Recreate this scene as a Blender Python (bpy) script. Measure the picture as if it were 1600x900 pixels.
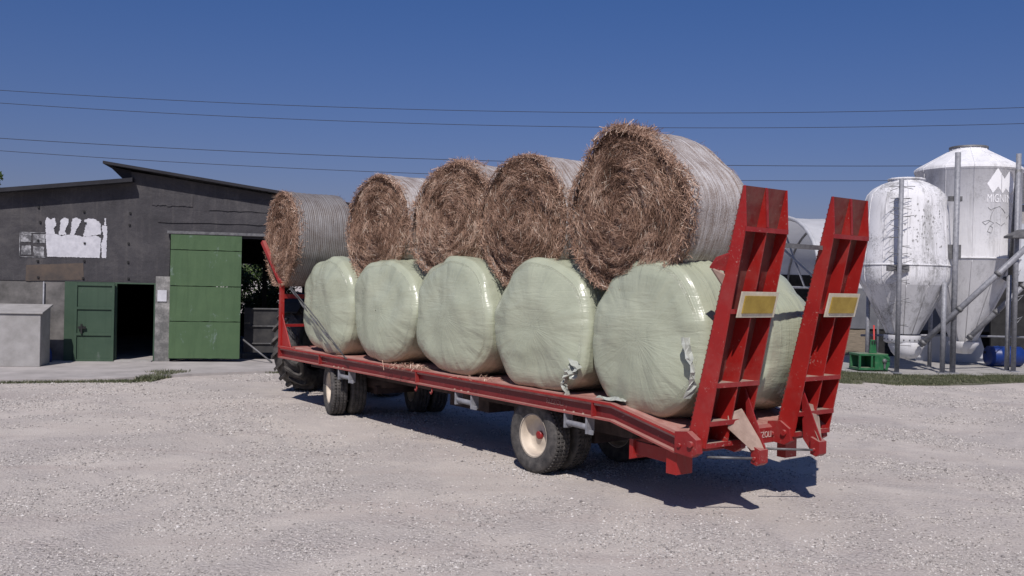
import bpy, bmesh, math, random
import numpy as np
from mathutils import Vector, Matrix, noise
PI = math.pi
rad = math.radians
for o in list(bpy.data.objects): bpy.data.objects.remove(o)
S = bpy.context.scene
COL = S.collection

# ------------------------------------------------------------------ camera
FP, PITCH, ROLL, CH = 1449.0, -0.006, 0.0235, 2.2896
F_ = Vector((0, math.cos(PITCH), math.sin(PITCH))); R_ = Vector((1, 0, 0)); U_ = R_.cross(F_)
c, s = math.cos(ROLL), math.sin(ROLL)
R2, U2 = c*R_ + s*U_, -s*R_ + c*U_
CAMP = Vector((0, 0, CH))
cd = bpy.data.cameras.new('camera'); cam = bpy.data.objects.new('camera', cd); COL.objects.link(cam)
cd.sensor_width = 36; cd.lens = 36*FP/1600; cd.clip_end = 3000; cd.clip_start = 0.05
m = Matrix((R2, U2, -F_)).transposed().to_4x4(); m.translation = CAMP
cam.matrix_world = m; S.camera = cam

# ------------------------------------------------------------------ light
SHV = Vector((.117, .868, -1)).normalized()          # the way sunlight travels
w = bpy.data.worlds.new('World'); S.world = w; w.use_nodes = True
nt = w.node_tree; nt.nodes.clear()
sky = nt.nodes.new('ShaderNodeTexSky'); sky.sky_type = 'NISHITA'; sky.sun_disc = False
sky.sun_elevation = math.asin(-SHV.z); sky.sun_rotation = math.atan2(-SHV.x, -SHV.y) % (2*PI)
sky.altitude = 0; sky.air_density = 1.0; sky.dust_density = 0.8; sky.ozone_density = 4.0
bg = nt.nodes.new('ShaderNodeBackground'); bg.inputs[1].default_value = 0.055
wo = nt.nodes.new('ShaderNodeOutputWorld')
skc = nt.nodes.new('ShaderNodeMix'); skc.data_type = 'RGBA'; skc.blend_type = 'MULTIPLY'; skc.inputs[0].default_value = 1
tcw = nt.nodes.new('ShaderNodeTexCoord'); spw = nt.nodes.new('ShaderNodeSeparateXYZ'); rmw = nt.nodes.new('ShaderNodeValToRGB')
nt.links.new(tcw.outputs['Generated'], spw.inputs[0]); nt.links.new(spw.outputs[2], rmw.inputs[0])     # hazier, paler air low down
rmw.color_ramp.elements[0].position = .03; rmw.color_ramp.elements[0].color = (.80, .68, .92, 1); rmw.color_ramp.elements[1].position = .30; rmw.color_ramp.elements[1].color = (.555, .76, 1.21, 1)
nt.links.new(rmw.outputs[0], skc.inputs[7]); nt.links.new(sky.outputs[0], skc.inputs[6]); nt.links.new(skc.outputs[2], bg.inputs[0]); nt.links.new(bg.outputs[0], wo.inputs[0])
sl = bpy.data.lights.new('sun', 'SUN'); sl.energy = 4.1; sl.angle = rad(0.55); sl.color = (1, .935, .90)
so = bpy.data.objects.new('sun', sl); COL.objects.link(so)
so.rotation_euler = SHV.to_track_quat('-Z', 'Y').to_euler(); so.location = (-3, -20, 30)
S.view_settings.view_transform = 'Standard'; S.view_settings.look = 'None'
S.view_settings.exposure = 0.0; S.view_settings.gamma = 1

# ------------------------------------------------------------------ helpers
def ray(x, y):
    return F_ + (x-800)/FP*R2 - (y-450)/FP*U2
def at(x, y, Y):                                       # photo pixel + distance Y -> world point
    d = ray(x, y); return CAMP + d*(Y/d.y)
def gnd(x, y, z=0):
    d = ray(x, y); return CAMP + d*((z-CH)/d.z)
def on_plane(x, y, p0, n):
    d = ray(x, y); return CAMP + d*((p0-CAMP).dot(n)/d.dot(n))

def tag(o, label=None, cat=None, group=None, kind=None):
    if label: o['label'] = label
    if cat: o['category'] = cat
    if group: o['group'] = group
    if kind: o['kind'] = kind
    return o
def empty(name, loc=(0, 0, 0), rz=0, **k):
    o = bpy.data.objects.new(name, None); COL.objects.link(o); o.location = loc; o.rotation_euler = (0, 0, rz)
    o.empty_display_size = .2
    return tag(o, **k)

class MB:
    def __init__(self): self.v = []; self.f = []; self.m = []; self.sm = []; self.uv = None; self.tint = None
    def add(self, vs, fs, mi=0, smooth=False):
        b = len(self.v); self.v += [tuple(x) for x in vs]
        for f in fs: self.f.append([b+i for i in f]); self.m.append(mi); self.sm.append(smooth)
        return self
    def box(self, c, s, rot=None, mi=0, taper=None):
        hx, hy, hz = s[0]/2, s[1]/2, s[2]/2
        vs = [Vector((x, y, z)) for z in (-hz, hz) for y in (-hy, hy) for x in (-hx, hx)]
        if taper:
            for q in vs:
                if q.z > 0: q.x *= taper[0]; q.y *= taper[1]
        if rot is not None: vs = [rot @ q for q in vs]
        c = Vector(c); vs = [q+c for q in vs]
        return self.add(vs, [(0, 2, 3, 1), (4, 5, 7, 6), (0, 1, 5, 4), (2, 6, 7, 3), (0, 4, 6, 2), (1, 3, 7, 5)], mi)
    def bb(self, x0, x1, y0, y1, z0, z1, mi=0):
        return self.box(((x0+x1)/2, (y0+y1)/2, (z0+z1)/2), (abs(x1-x0), abs(y1-y0), abs(z1-z0)), mi=mi)
    def prism(self, pts, ext, mi=0):
        n = len(pts); ext = Vector(ext); a = [Vector(p) for p in pts]; b = [p+ext for p in a]
        fs = [tuple(range(n))[::-1], tuple(range(n, 2*n))]
        fs += [(i, (i+1) % n, n+(i+1) % n, n+i) for i in range(n)]
        return self.add(a+b, fs, mi)
    def tube(self, pts, r, n=10, mi=0, caps=True, rs=None):
        pts = [Vector(p) for p in pts]; rings = []; prev = None
        for i, p in enumerate(pts):
            if i == 0: t = pts[1]-p
            elif i == len(pts)-1: t = p-pts[i-1]
            else: t = (pts[i+1]-p).normalized()+(p-pts[i-1]).normalized()
            t.normalize()
            if prev is None:
                x = t.orthogonal().normalized()
            else:
                x = (prev-t*prev.dot(t)).normalized()
            prev = x; y = t.cross(x); rr = rs[i] if rs else r
            rings.append([p+rr*(math.cos(2*PI*k/n)*x+math.sin(2*PI*k/n)*y) for k in range(n)])
        vs = [q for R in rings for q in R]; fs = []
        for i in range(len(rings)-1):
            for k in range(n): fs.append((i*n+k, i*n+(k+1) % n, (i+1)*n+(k+1) % n, (i+1)*n+k))
        self.add(vs, fs, mi, True)
        if caps:
            b = len(self.v)-len(vs); self.f.append([b+k for k in range(n)][::-1]); self.m.append(mi); self.sm.append(False)
            self.f.append([b+(len(rings)-1)*n+k for k in range(n)]); self.m.append(mi); self.sm.append(False)
        return self
    def lathe(self, prof, c=(0, 0, 0), axis='z', n=32, mi=0, smooth=True):
        # prof list of (r, h)
        vs = []; fs = []; c = Vector(c)
        for r, h in prof:
            for k in range(n):
                t = 2*PI*k/n; x, y = r*math.cos(t), r*math.sin(t)
                q = Vector((x, y, h)) if axis == 'z' else (Vector((x, h, y)) if axis == 'y' else Vector((h, x, y)))
                vs.append(q+c)
        for i in range(len(prof)-1):
            for k in range(n): fs.append((i*n+k, i*n+(k+1) % n, (i+1)*n+(k+1) % n, (i+1)*n+k))
        self.add(vs, fs, mi, smooth)
        return self
    def build(self, name, mats, parent=None, recalc=True, bevel=0, auto=None, link=True, tintvals=None):
        me = bpy.data.meshes.new(name)
        me.from_pydata(self.v, [], self.f)
        if not isinstance(mats, (list, tuple)): mats = [mats]
        for mt in mats: me.materials.append(mt)
        me.polygons.foreach_set('material_index', self.m)
        me.polygons.foreach_set('use_smooth', self.sm)
        if recalc:
            bm = bmesh.new(); bm.from_mesh(me); bmesh.ops.recalc_face_normals(bm, faces=bm.faces); bm.to_mesh(me); bm.free()
        if self.uv is not None:
            uvl = me.uv_layers.new(name='UVMap')
            idx = np.empty(len(me.loops), dtype=np.int32); me.loops.foreach_get('vertex_index', idx)
            uvl.data.foreach_set('uv', np.array(self.uv, dtype=np.float32)[idx].ravel())
        if self.tint is not None:
            at_ = me.attributes.new('tint', 'FLOAT', 'POINT'); at_.data.foreach_set('value', np.array(self.tint, dtype=np.float32))
        me.update()
        o = bpy.data.objects.new(name, me); COL.objects.link(o)
        if parent: o.parent = parent
        if bevel:
            b = o.modifiers.new('bevel', 'BEVEL'); b.width = bevel; b.segments = 2; b.limit_method = 'ANGLE'; b.angle_limit = rad(50)
        return o

class N:                                               # tiny node helper
    def __init__(self, name):
        self.m = bpy.data.materials.new(name); self.m.use_nodes = True; self.t = self.m.node_tree
        self.b = self.t.nodes['Principled BSDF']; self.n = self.t.nodes; self.l = self.t.links
        self.tc = self.n.new('ShaderNodeTexCoord')
    def lk(self, a, b): self.l.new(a, b)
    def mapping(self, src='Object', sc=(1, 1, 1), rot=(0, 0, 0)):
        mp = self.n.new('ShaderNodeMapping'); mp.inputs['Scale'].default_value = sc; mp.inputs['Rotation'].default_value = rot
        self.lk(self.tc.outputs[src], mp.inputs[0]); return mp.outputs[0]
    def noise(self, vec, scale, detail=5, rough=.6, dist=0):
        q = self.n.new('ShaderNodeTexNoise'); q.inputs['Scale'].default_value = scale; q.inputs['Detail'].default_value = detail
        q.inputs['Roughness'].default_value = rough; q.inputs['Distortion'].default_value = dist
        self.lk(vec, q.inputs['Vector']); return q.outputs[0]
    def vor(self, vec, scale, feat='F1', rnd=1):
        q = self.n.new('ShaderNodeTexVoronoi'); q.inputs['Scale'].default_value = scale; q.feature = feat
        q.inputs['Randomness'].default_value = rnd
        self.lk(vec, q.inputs['Vector']); return q
    def ramp(self, fac, stops, interp='LINEAR'):
        r = self.n.new('ShaderNodeValToRGB'); r.color_ramp.interpolation = interp; e = r.color_ramp.elements
        while len(e) < len(stops): e.new(.5)
        for i, (p, col) in enumerate(stops):
            e[i].position = p
            if isinstance(col, (int, float)): col = (col,)*3
            e[i].color = (*col, 1)
        self.lk(fac, r.inputs[0]); return r.outputs[0]
    def mix(self, fac, a, b, mode='MIX'):
        q = self.n.new('ShaderNodeMix'); q.data_type = 'RGBA'; q.blend_type = mode
        for sock, v in ((q.inputs[0], fac), (q.inputs[6], a), (q.inputs[7], b)):
            if isinstance(v, (int, float)): sock.default_value = v if sock == q.inputs[0] else (v, v, v, 1)
            elif isinstance(v, tuple): sock.default_value = (*v, 1)
            else: self.lk(v, sock)
        return q.outputs[2]
    def math(self, op, a, b=0, cl=False):
        q = self.n.new('ShaderNodeMath'); q.operation = op; q.use_clamp = cl
        for i, v in enumerate((a, b)):
            if isinstance(v, (int, float)): q.inputs[i].default_value = v
            else: self.lk(v, q.inputs[i])
        return q.outputs[0]
    def up(self, lo=.6, hi=.95):
        g = self.n.new('ShaderNodeNewGeometry'); sp = self.n.new('ShaderNodeSeparateXYZ'); self.lk(g.outputs['Normal'], sp.inputs[0])
        r = self.n.new('ShaderNodeMapRange'); r.inputs[1].default_value = lo; r.inputs[2].default_value = hi
        self.lk(sp.outputs[2], r.inputs[0]); return r.outputs[0]
    def bump(self, h, strength=.3, dist=.01, prev=None):
        b = self.n.new('ShaderNodeBump'); b.inputs['Strength'].default_value = strength; b.inputs['Distance'].default_value = dist
        self.lk(h, b.inputs['Height'])
        if prev is not None: self.lk(prev, b.inputs['Normal'])
        return b.outputs[0]
    def out(self, col=None, rough=.8, normal=None, metal=0, spec=.4):
        for k, v in (('Base Color', col), ('Roughness', rough), ('Metallic', metal), ('Specular IOR Level', spec)):
            if v is None: continue
            if isinstance(v, (int, float)): self.b.inputs[k].default_value = v
            elif isinstance(v, tuple): self.b.inputs[k].default_value = (*v, 1)
            else: self.lk(v, self.b.inputs[k])
        if normal is not None: self.lk(normal, self.b.inputs['Normal'])
        return self.m

def simple(name, c1, c2, scale=3, rough=.7, bs=.2, bscale=40, metal=0, spec=.4, dust=None, detail=6, lo=.35, hi=.65, bd=.01, stretch=(1, 1, 1)):
    a = N(name); v = a.mapping('Object', stretch)
    col = a.ramp(a.noise(v, scale, detail, .65), [(lo, c1), (hi, c2)])
    if dust:
        d = a.math('MULTIPLY', a.up(), a.ramp(a.noise(v, scale*1.7, 5), [(.3, .45), (.6, 1.0)]))
        d2 = a.ramp(a.noise(v, scale*.8+2, 8, .75), [(.5, 0.0), (.8, .45)])
        col = a.mix(a.math('MAXIMUM', d, d2), col, dust)
    n = a.bump(a.noise(v, bscale, 4), bs, bd)
    return a.out(col, rough, n, metal, spec)

# ------------------------------------------------------------------ materials
def mat_ground():
    a = N('gravel_ground'); v = a.mapping('Object')
    big = a.noise(v, .22, 5, .6, .4); mid = a.noise(v, 1.3, 7, .7); fine = a.noise(v, 34, 6, .75)
    base = a.ramp(big, [(.35, (.335, .31, .285)), (.5, (.50, .455, .405)), (.65, (.56, .51, .455))])
    base = a.mix(.4, base, a.ramp(mid, [(.3, (.36, .325, .285)), (.7, (.64, .585, .52))]))
    patch = a.ramp(a.noise(v, .5, 8, .74, .8), [(.44, .06), (.60, 1.0)])
    s1 = a.vor(v, 26); s2 = a.vor(v, 52); s3 = a.vor(v, 90)
    def stone(q, e0, e1):
        cc = a.ramp(q.outputs['Color'], [(.0, (.20, .185, .175)), (.3, (.42, .395, .375)), (.75, (.57, .535, .505)), (1.0, (.74, .71, .68))])
        return a.mix(a.ramp(q.outputs['Distance'], [(e0, 0.0), (e1, 1.0)]), cc, (.30, .27, .25))
    st = a.mix(.5, stone(s1, .25, .62), stone(s2, .25, .65))
    base = a.mix(a.math('MULTIPLY', patch, .5), base, (.36, .335, .315))
    col = a.mix(a.math('MULTIPLY', patch, .72), base, st)
    # scattered single pebbles and specks everywhere
    for q, lo, hi, cc, am in ((s2, .90, .96, (.80, .77, .74), .75), (s3, .86, .93, (.78, .74, .71), .5)):
        m_ = a.math('MULTIPLY', a.ramp(q.outputs['Color'], [(lo, 0.0), (hi, 1.0)]), a.ramp(q.outputs['Distance'], [(.3, 1.0), (.5, 0.0)]))
        col = a.mix(a.math('MULTIPLY', m_, am), col, cc)
    for q, lo, hi, cc, am in ((s1, .04, .08, (.17, .15, .14), .7), (s2, .06, .12, (.20, .175, .165), .7), (s3, .08, .15, (.24, .21, .2), .6)):
        m_ = a.math('MULTIPLY', a.ramp(q.outputs['Color'], [(lo, 1.0), (hi, 0.0)]), a.ramp(q.outputs['Distance'], [(.25, 1.0), (.5, 0.0)]))
        col = a.mix(a.math('MULTIPLY', m_, am), col, cc)
    col = a.mix(.30, col, a.ramp(fine, [(.32, (.24, .21, .19)), (.68, (.85, .78, .72))]))
    tr = a.ramp(a.noise(a.mapping('Object', (.25, 1.5, 1), (0, 0, .25)), 1.0, 7, .75), [(.50, 0.0), (.74, .55)])
    col = a.mix(tr, col, (.38, .315, .285))
    h = a.math('ADD', a.math('MULTIPLY', a.math('SUBTRACT', .6, s1.outputs['Distance']), a.math('MULTIPLY', patch, 1.3)), a.math('ADD', a.math('MULTIPLY', a.math('SUBTRACT', .6, s2.outputs['Distance']), .45), a.math('MULTIPLY', fine, .5)))
    n = a.bump(h, .8, .016); n = a.bump(mid, .12, .03, n)
    return a.out(col, .95, n, 0, .12)
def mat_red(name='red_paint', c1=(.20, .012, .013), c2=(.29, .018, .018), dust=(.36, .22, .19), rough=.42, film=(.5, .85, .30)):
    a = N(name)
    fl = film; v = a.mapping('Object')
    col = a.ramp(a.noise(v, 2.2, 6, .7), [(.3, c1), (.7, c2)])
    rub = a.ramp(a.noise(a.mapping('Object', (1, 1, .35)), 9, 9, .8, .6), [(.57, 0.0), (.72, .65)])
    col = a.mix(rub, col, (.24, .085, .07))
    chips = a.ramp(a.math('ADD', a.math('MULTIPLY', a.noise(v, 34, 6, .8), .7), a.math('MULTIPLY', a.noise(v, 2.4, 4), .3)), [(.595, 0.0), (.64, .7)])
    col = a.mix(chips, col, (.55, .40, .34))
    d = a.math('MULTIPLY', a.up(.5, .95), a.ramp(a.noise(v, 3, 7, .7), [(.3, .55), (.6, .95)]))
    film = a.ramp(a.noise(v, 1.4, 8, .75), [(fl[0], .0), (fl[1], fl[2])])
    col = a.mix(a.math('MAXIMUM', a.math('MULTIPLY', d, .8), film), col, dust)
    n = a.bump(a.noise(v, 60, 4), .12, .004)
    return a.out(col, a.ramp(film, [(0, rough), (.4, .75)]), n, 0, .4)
def mat_deck():
    a = N('dusty_deck'); v = a.mapping('Object')
    col = a.ramp(a.noise(v, 3, 8, .75), [(.3, (.20, .07, .055)), (.5, (.40, .20, .165)), (.7, (.46, .31, .27))])
    n = a.bump(a.noise(v, 40, 5), .3, .008)
    return a.out(col, .85, n)
def mat_plastic(ANG=.62, nm='silage_film'):
    a = N(nm); uv = a.mapping('UV')
    # uv.x = angle*radius, uv.y = signed position along profile; >0 face, <0 side
    sp = a.n.new('ShaderNodeSeparateXYZ'); a.lk(a.tc.outputs['UV'], sp.inputs[0])
    v = a.mapping('Object')
    col = a.ramp(a.noise(v, 1.6, 5, .6), [(.3, (.375, .405, .295)), (.7, (.425, .45, .332))])
    soil = a.ramp(a.noise(a.mapping('Object', (1, 1, 1.5)), 5.5, 9, .82, .8), [(.64, 0.0), (.85, .25)])
    col = a.mix(soil, col, (.30, .30, .22))
    sz_ = a.n.new('ShaderNodeSeparateXYZ'); a.lk(a.tc.outputs['Object'], sz_.inputs[0])
    mud = a.ramp(a.math('ADD', a.math('MULTIPLY', sz_.outputs[2], -.55), a.math('MULTIPLY', a.noise(v, 3.5, 7, .75), .35)), [(.46, 0.0), (.66, .75)])
    col = a.mix(mud, col, (.33, .27, .20))
    fleck = a.ramp(a.noise(v, 30, 3, .9), [(.735, 0.0), (.76, .8)])
    col = a.mix(fleck, col, (.12, .10, .07))
    # low parts of the film carry yard dust
    so_ = a.n.new('ShaderNodeSeparateXYZ'); a.lk(a.tc.outputs['Object'], so_.inputs[0])
    low = a.ramp(a.math('ADD', a.math('MULTIPLY', so_.outputs[2], .6), a.math('MULTIPLY', a.noise(v, 4, 6), .5)), [(-.15, .0), (.0, 0.0)])
    # radial pleats on the faces (noise in polar coordinates) and hoop streaks on the side
    pol = a.noise(a.mapping('UV', (14, 1.0, 1)), 1.0, 5, .6, .5)
    pol2 = a.noise(a.mapping('UV', (74, 1.6, 1)), 1.0, 3, .55, .3)
    hoop = a.noise(a.mapping('UV', (.9, 22, 1)), 1.0, 3, .5, .4)
    fac = a.ramp(sp.outputs[1], [(0.0, 0.0), (.001, 1.0)])
    hh = a.mix(fac, hoop, a.mix(.6, pol, pol2))
    tens = a.noise(a.mapping('Object', (2, 2, 15), (.0, ANG, 0)), 1.0, 3, .5, .5)
    tens2 = a.noise(a.mapping('Object', (1.5, 1.5, 9), (.0, -ANG*1.4, 0)), 1.0, 4, .6, 1.2)
    hh = a.mix(a.ramp(a.noise(v, 1.7, 3), [(.42, .15), (.58, .85)]), hh, a.mix(.5, tens, tens2))
    ev = a.vor(a.mapping('Object', (.7, 1.2, 6.5), (.1, ANG*.8, 0)), 1.7, 'DISTANCE_TO_EDGE')
    crease = a.math('MAXIMUM', a.ramp(ev.outputs['Distance'], [(.0, 0.0), (.08, 1.0)]), a.ramp(a.noise(v, 2.6, 3), [(.46, 1.0), (.58, .35)]))
    col = a.mix(.16, col, a.ramp(hh, [(.35, (.24, .27, .20)), (.65, (.46, .49, .39))]))
    n = a.bump(hh, .50, .034); n = a.bump(crease, .16, .010, n); n = a.bump(a.noise(v, 4, 3, .5, 1.5), .16, .05, n)
    m_ = a.out(col, a.ramp(a.noise(v, 4, 4), [(.3, .20), (.7, .36)]), n, 0, .5)
    a.b.inputs['Subsurface Weight'].default_value = 0.0
    return m_
def mat_hayface():
    a = N('hay_core'); v = a.mapping('Object')
    col = a.ramp(a.noise(v, 14, 9, .85, 2), [(.3, (.09, .055, .038)), (.5, (.22, .14, .095)), (.7, (.34, .235, .165))])
    n = a.bump(a.noise(v, 30, 7, .8, 2), 1, .04)
    return a.out(col, .95, n, 0, .1)
def mat_straw():
    a = N('hay_strands'); t = a.n.new('ShaderNodeAttribute'); t.attribute_name = 'tint'
    col = a.ramp(t.outputs['Fac'], [(0, (.13, .074, .05)), (.35, (.31, .19, .132)), (.7, (.48, .322, .235)), (.9, (.60, .45, .345)), (1, (.74, .63, .51))])
    return a.out(col, .8, None, 0, .25)
def mat_net(k=1.0, wv_=.28, nm='bale_net'):
    a = N(nm); v = a.mapping('Object')
    hoops = a.noise(a.mapping('UV', (1.2, 30, 1)), 1.0, 4, .7, .15)
    fine = a.noise(a.mapping('UV', (60, 75, 1)), 1.0, 3, .7)
    blot = a.noise(v, 3.2, 6, .7)
    f = a.math('ADD', a.math('MULTIPLY', hoops, .55), a.math('MULTIPLY', fine, .45))
    f = a.math('ADD', f, a.math('MULTIPLY', a.math('SUBTRACT', blot, .5), .45))
    col = a.ramp(f, [(.38, (.17*k, .12*k, .09*k)), (.50, (.34*k, .305*k, .28*k)), (.64, (.54*k, .53*k, .52*k))])
    wv = a.n.new('ShaderNodeTexWave'); wv.bands_direction = 'Y'; wv.inputs['Scale'].default_value = 9; wv.inputs['Distortion'].default_value = .6; wv.inputs['Detail'].default_value = 2
    a.lk(a.mapping('UV', (1, 1, 1)), wv.inputs['Vector'])
    col = a.mix(wv_, col, a.ramp(wv.outputs[1], [(.3, (.11, .08, .06)), (.6, (.56, .55, .54))]))
    n = a.bump(a.math('ADD', f, a.math('MULTIPLY', wv.outputs[1], wv_)), .7, .02)
    return a.out(col, .5, n, 0, .5)
def mat_barn():
    a = N('bitumen_sheet'); v = a.mapping('Object')
    col = a.ramp(a.noise(v, .9, 8, .75, .5), [(.3, (.014, .014, .018)), (.52, (.036, .035, .041)), (.72, (.088, .083, .084))])
    st = a.ramp(a.noise(a.mapping('Object', (5, 1, .35)), 1.4, 8, .75, .3), [(.52, 0.0), (.8, .5)])
    col = a.mix(st, col, (.15, .135, .125))
    grit = a.noise(v, 55, 5, .8)
    col = a.mix(.3, col, a.ramp(grit, [(.35, (.015, .015, .016)), (.68, (.15, .14, .14))]))
    col = a.mix(a.ramp(a.noise(v, .55, 8, .8, .8), [(.52, 0.0), (.72, .5)]), col, (.12, .114, .11))
    n = a.bump(grit, .5, .008); n = a.bump(a.noise(v, 1.9, 6, .65), .5, .07, n)
    return a.out(col, .72, n, 0, .35)
def mat_silo(name='silo_shell', dirt=.5, tone=1.0):
    a = N(name); v = a.mapping('Object')
    col = a.ramp(a.noise(v, .8, 6, .65), [(.3, (.56*tone, .56*tone, .57*tone)), (.7, (.70*tone, .70*tone, .71*tone))])
    st = a.ramp(a.noise(a.mapping('Object', (3.2, 3.2, .28)), 1.0, 9, .78, .4), [(.50, 0.0), (.62, dirt)])
    col = a.mix(st, col, (.22, .22, .215))
    alg = a.ramp(a.math('MULTIPLY', a.noise(v, 1.1, 5, .6), a.noise(v, 16, 8, .85)), [(.27, 0.0), (.38, dirt*1.3)])
    col = a.mix(alg, col, (.17, .17, .16))
    n = a.bump(a.noise(v, 14, 5), .15, .01)
    return a.out(col, .7, n, 0, .25)
def mat_green(name, c1, c2, bare=(.22, .28, .27)):
    a = N(name); v = a.mapping('Object')
    col = a.ramp(a.noise(v, 1.3, 7, .7), [(.3, c1), (.7, c2)])
    pl = a.ramp(a.noise(a.mapping('Object', (1.3, 1, .8)), 1.9, 9, .8, .3), [(.60, 0.0), (.66, .45)])
    col = a.mix(pl, col, bare)
    st = a.ramp(a.noise(a.mapping('Object', (9, 1, .5)), 1.2, 6, .7), [(.5, 0.0), (.75, .35)])
    col = a.mix(st, col, tuple(x*.5 for x in c1))
    n = a.bump(a.noise(v, 30, 5), .25, .006)
    return a.out(col, .6, n)
def mat_tyre():
    a = N('tyre_rubber'); v = a.mapping('Object')
    col = a.ramp(a.noise(v, 9, 6, .7), [(.35, (.035, .034, .034)), (.7, (.13, .12, .11))])
    n = a.bump(a.noise(v, 60, 3), .2, .004)
    return a.out(col, .8, n, 0, .3)
def mat_leaf():
    a = N('leaves'); t = a.n.new('ShaderNodeAttribute'); t.attribute_name = 'tint'
    col = a.ramp(t.outputs['Fac'], [(0, (.022, .045, .012)), (.5, (.05, .085, .022)), (1, (.11, .15, .045))])
    m_ = a.out(col, .6, None, 0, .3); return m_
def mat_peel():
    a = N('peeling_plaster'); v = a.mapping('Object')
    return a.out(a.ramp(a.noise(v, 2.5, 9, .8), [(.42, (.12, .12, .115)), (.55, (.22, .215, .205)), (.7, (.42, .41, .39))]), .85, a.bump(a.noise(v, 25, 6), .4, .01))

MG = mat_ground(); RED = mat_red(); RED2 = mat_red('red_paint_bright', (.27, .013, .012), (.36, .018, .015), rough=.38); DECK = mat_deck()
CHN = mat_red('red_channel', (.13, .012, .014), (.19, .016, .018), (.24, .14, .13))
FILM = mat_plastic(); FILMB = mat_plastic(-.5, 'silage_film_b'); HCORE = mat_hayface(); STRAW = mat_straw(); NET = mat_net(.46, .22); NETW = mat_net(1.2, .06, 'bale_net_white'); BARN = mat_barn()
SILO = mat_silo('silo_shell', .60, 1.15); SILO2 = mat_silo('silo_shell_clean', .30, 1.16); TYRE = mat_tyre(); LEAF = mat_leaf()
GD1 = mat_green('green_door_paint', (.054, .102, .046), (.076, .132, .060)); GD2 = mat_green('dark_green_paint', (.030, .062, .038), (.052, .090, .056), (.15, .17, .16))
PLAST = mat_peel()
CONC = simple('concrete', (.26, .25, .235), (.40, .385, .36), 2.5, .9, .3, 50)
CONC_L = simple('pale_panel', (.27, .262, .25), (.36, .35, .34), 3, .8, .2, 30)
CONC_D = simple('stained_concrete', (.085, .082, .078), (.19, .18, .17), 2.2, .9, .35, 40, detail=9)
STEEL = simple('galvanised', (.20, .205, .225), (.32, .325, .345), 12, .6, .1, 60, metal=.25)
STEEL_D = simple('dull_steel', (.10, .10, .105), (.2, .2, .2), 8, .6, .2, 50, metal=.4)
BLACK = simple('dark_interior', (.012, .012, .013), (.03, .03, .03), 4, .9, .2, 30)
UNDER = simple('grimy_chassis', (.03, .02, .018), (.075, .05, .045), 6, .8, .3, 40)
RIM = simple('cream_rim', (.50, .43, .34), (.64, .56, .45), 5, .55, .1, 40, dust=(.42, .36, .3))
WOODY = simple('weathered_board', (.16, .135, .10), (.28, .23, .17), 4, .9, .4, 30, stretch=(1, 1, 8))
PATCH = simple('brown_board', (.06, .053, .05), (.135, .10, .075), 1.3, .9, .3, 40)
WHITEP = simple('torn_white_paper', (.46, .46, .49), (.60, .60, .63), 6, .8, .1, 30)
GREYP = simple('faded_print', (.10, .10, .105), (.42, .42, .43), 5, .8, .2, 40, lo=.45, hi=.62)
YEL = simple('amber_reflector', (.30, .20, .03), (.40, .28, .05), 8, .45, .15, 80)
WBORD = simple('pale_border', (.50, .45, .34), (.64, .58, .46), 10, .6, .1, 50)
DUSTY = simple('dust_coated_steel', (.27, .19, .15), (.42, .31, .25), 5, .9, .2, 40)
TARP = simple('white_tarpaulin', (.60, .61, .63), (.74, .75, .77), 1.5, .5, .25, 8, bd=.05)
_t = TARP.node_tree; _tr = _t.nodes.new('ShaderNodeBsdfTranslucent'); _tr.inputs[0].default_value = (.7, .71, .73, 1); _mx = _t.nodes.new('ShaderNodeMixShader'); _mx.inputs[0].default_value = .35
_o = [n_ for n_ in _t.nodes if n_.type == 'OUTPUT_MATERIAL'][0]; _t.links.new(_t.nodes['Principled BSDF'].outputs[0], _mx.inputs[1]); _t.links.new(_tr.outputs[0], _mx.inputs[2]); _t.links.new(_mx.outputs[0], _o.inputs[0])
TARPG = simple('grey_net', (.11, .115, .13), (.16, .165, .18), 1.2, .85, .2, 12, bd=.04)
BLUE = simple('blue_drum', (.006, .025, .13), (.010, .036, .19), 4, .4, .05, 20)
JGREEN = simple('machine_green', (.014, .095, .035), (.025, .14, .055), 5, .45, .1, 30, dust=(.2, .24, .16))
JRED = simple('red_rod', (.40, .03, .03), (.5, .05, .04), 5, .5, .1, 30)
BARK = simple('bark', (.05, .04, .03), (.1, .08, .06), 8, .9, .5, 30)
WIRE = simple('wire', (.012, .013, .018), (.02, .02, .025), 5, .6, 0, 10)
LETTER = simple('faded_lettering', (.46, .32, .28), (.56, .42, .37), 12, .8, .1, 40)
LOGO = simple('sunbleached_white', (.80, .80, .81), (.86, .86, .87), 6, .6, .05, 30)
STAIN = simple('grey_scrawl', (.24, .24, .24), (.38, .38, .37), 9, .9, .1, 30)
STONE = simple('stones', (.26, .24, .23), (.50, .47, .45), 9, .9, .3, 60)
ROOFM = simple('dark_roofing', (.008, .008, .012), (.022, .022, .028), 2, .7, .3, 20)

# ------------------------------------------------------------------ ground
g = MB(); nx = 60
g.add([(-400, -60, 0), (400, -60, 0), (400, 900, 0), (-400, 900, 0)], [(0, 1, 2, 3)])
tag(g.build('ground', MG), kind='structure')

# trailer frame
X0, Y0, YAW = 1.6651, 9.1776, 2.2228
A = Vector((math.cos(YAW), math.sin(YAW), 0)); VD = Vector((A.y, -A.x, 0))
def TW(u, v, z): return Vector((X0, Y0, 0)) + A*u + VD*v + Vector((0, 0, z))
L, W, H, BH, UK, DROP = 9.73, 2.17, 1.015, .175, .96, .193
def T(u, v, z): return Vector((u, -v, z))
def Tz(u): return H if u >= UK else H-DROP*(UK-u)/UK

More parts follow.
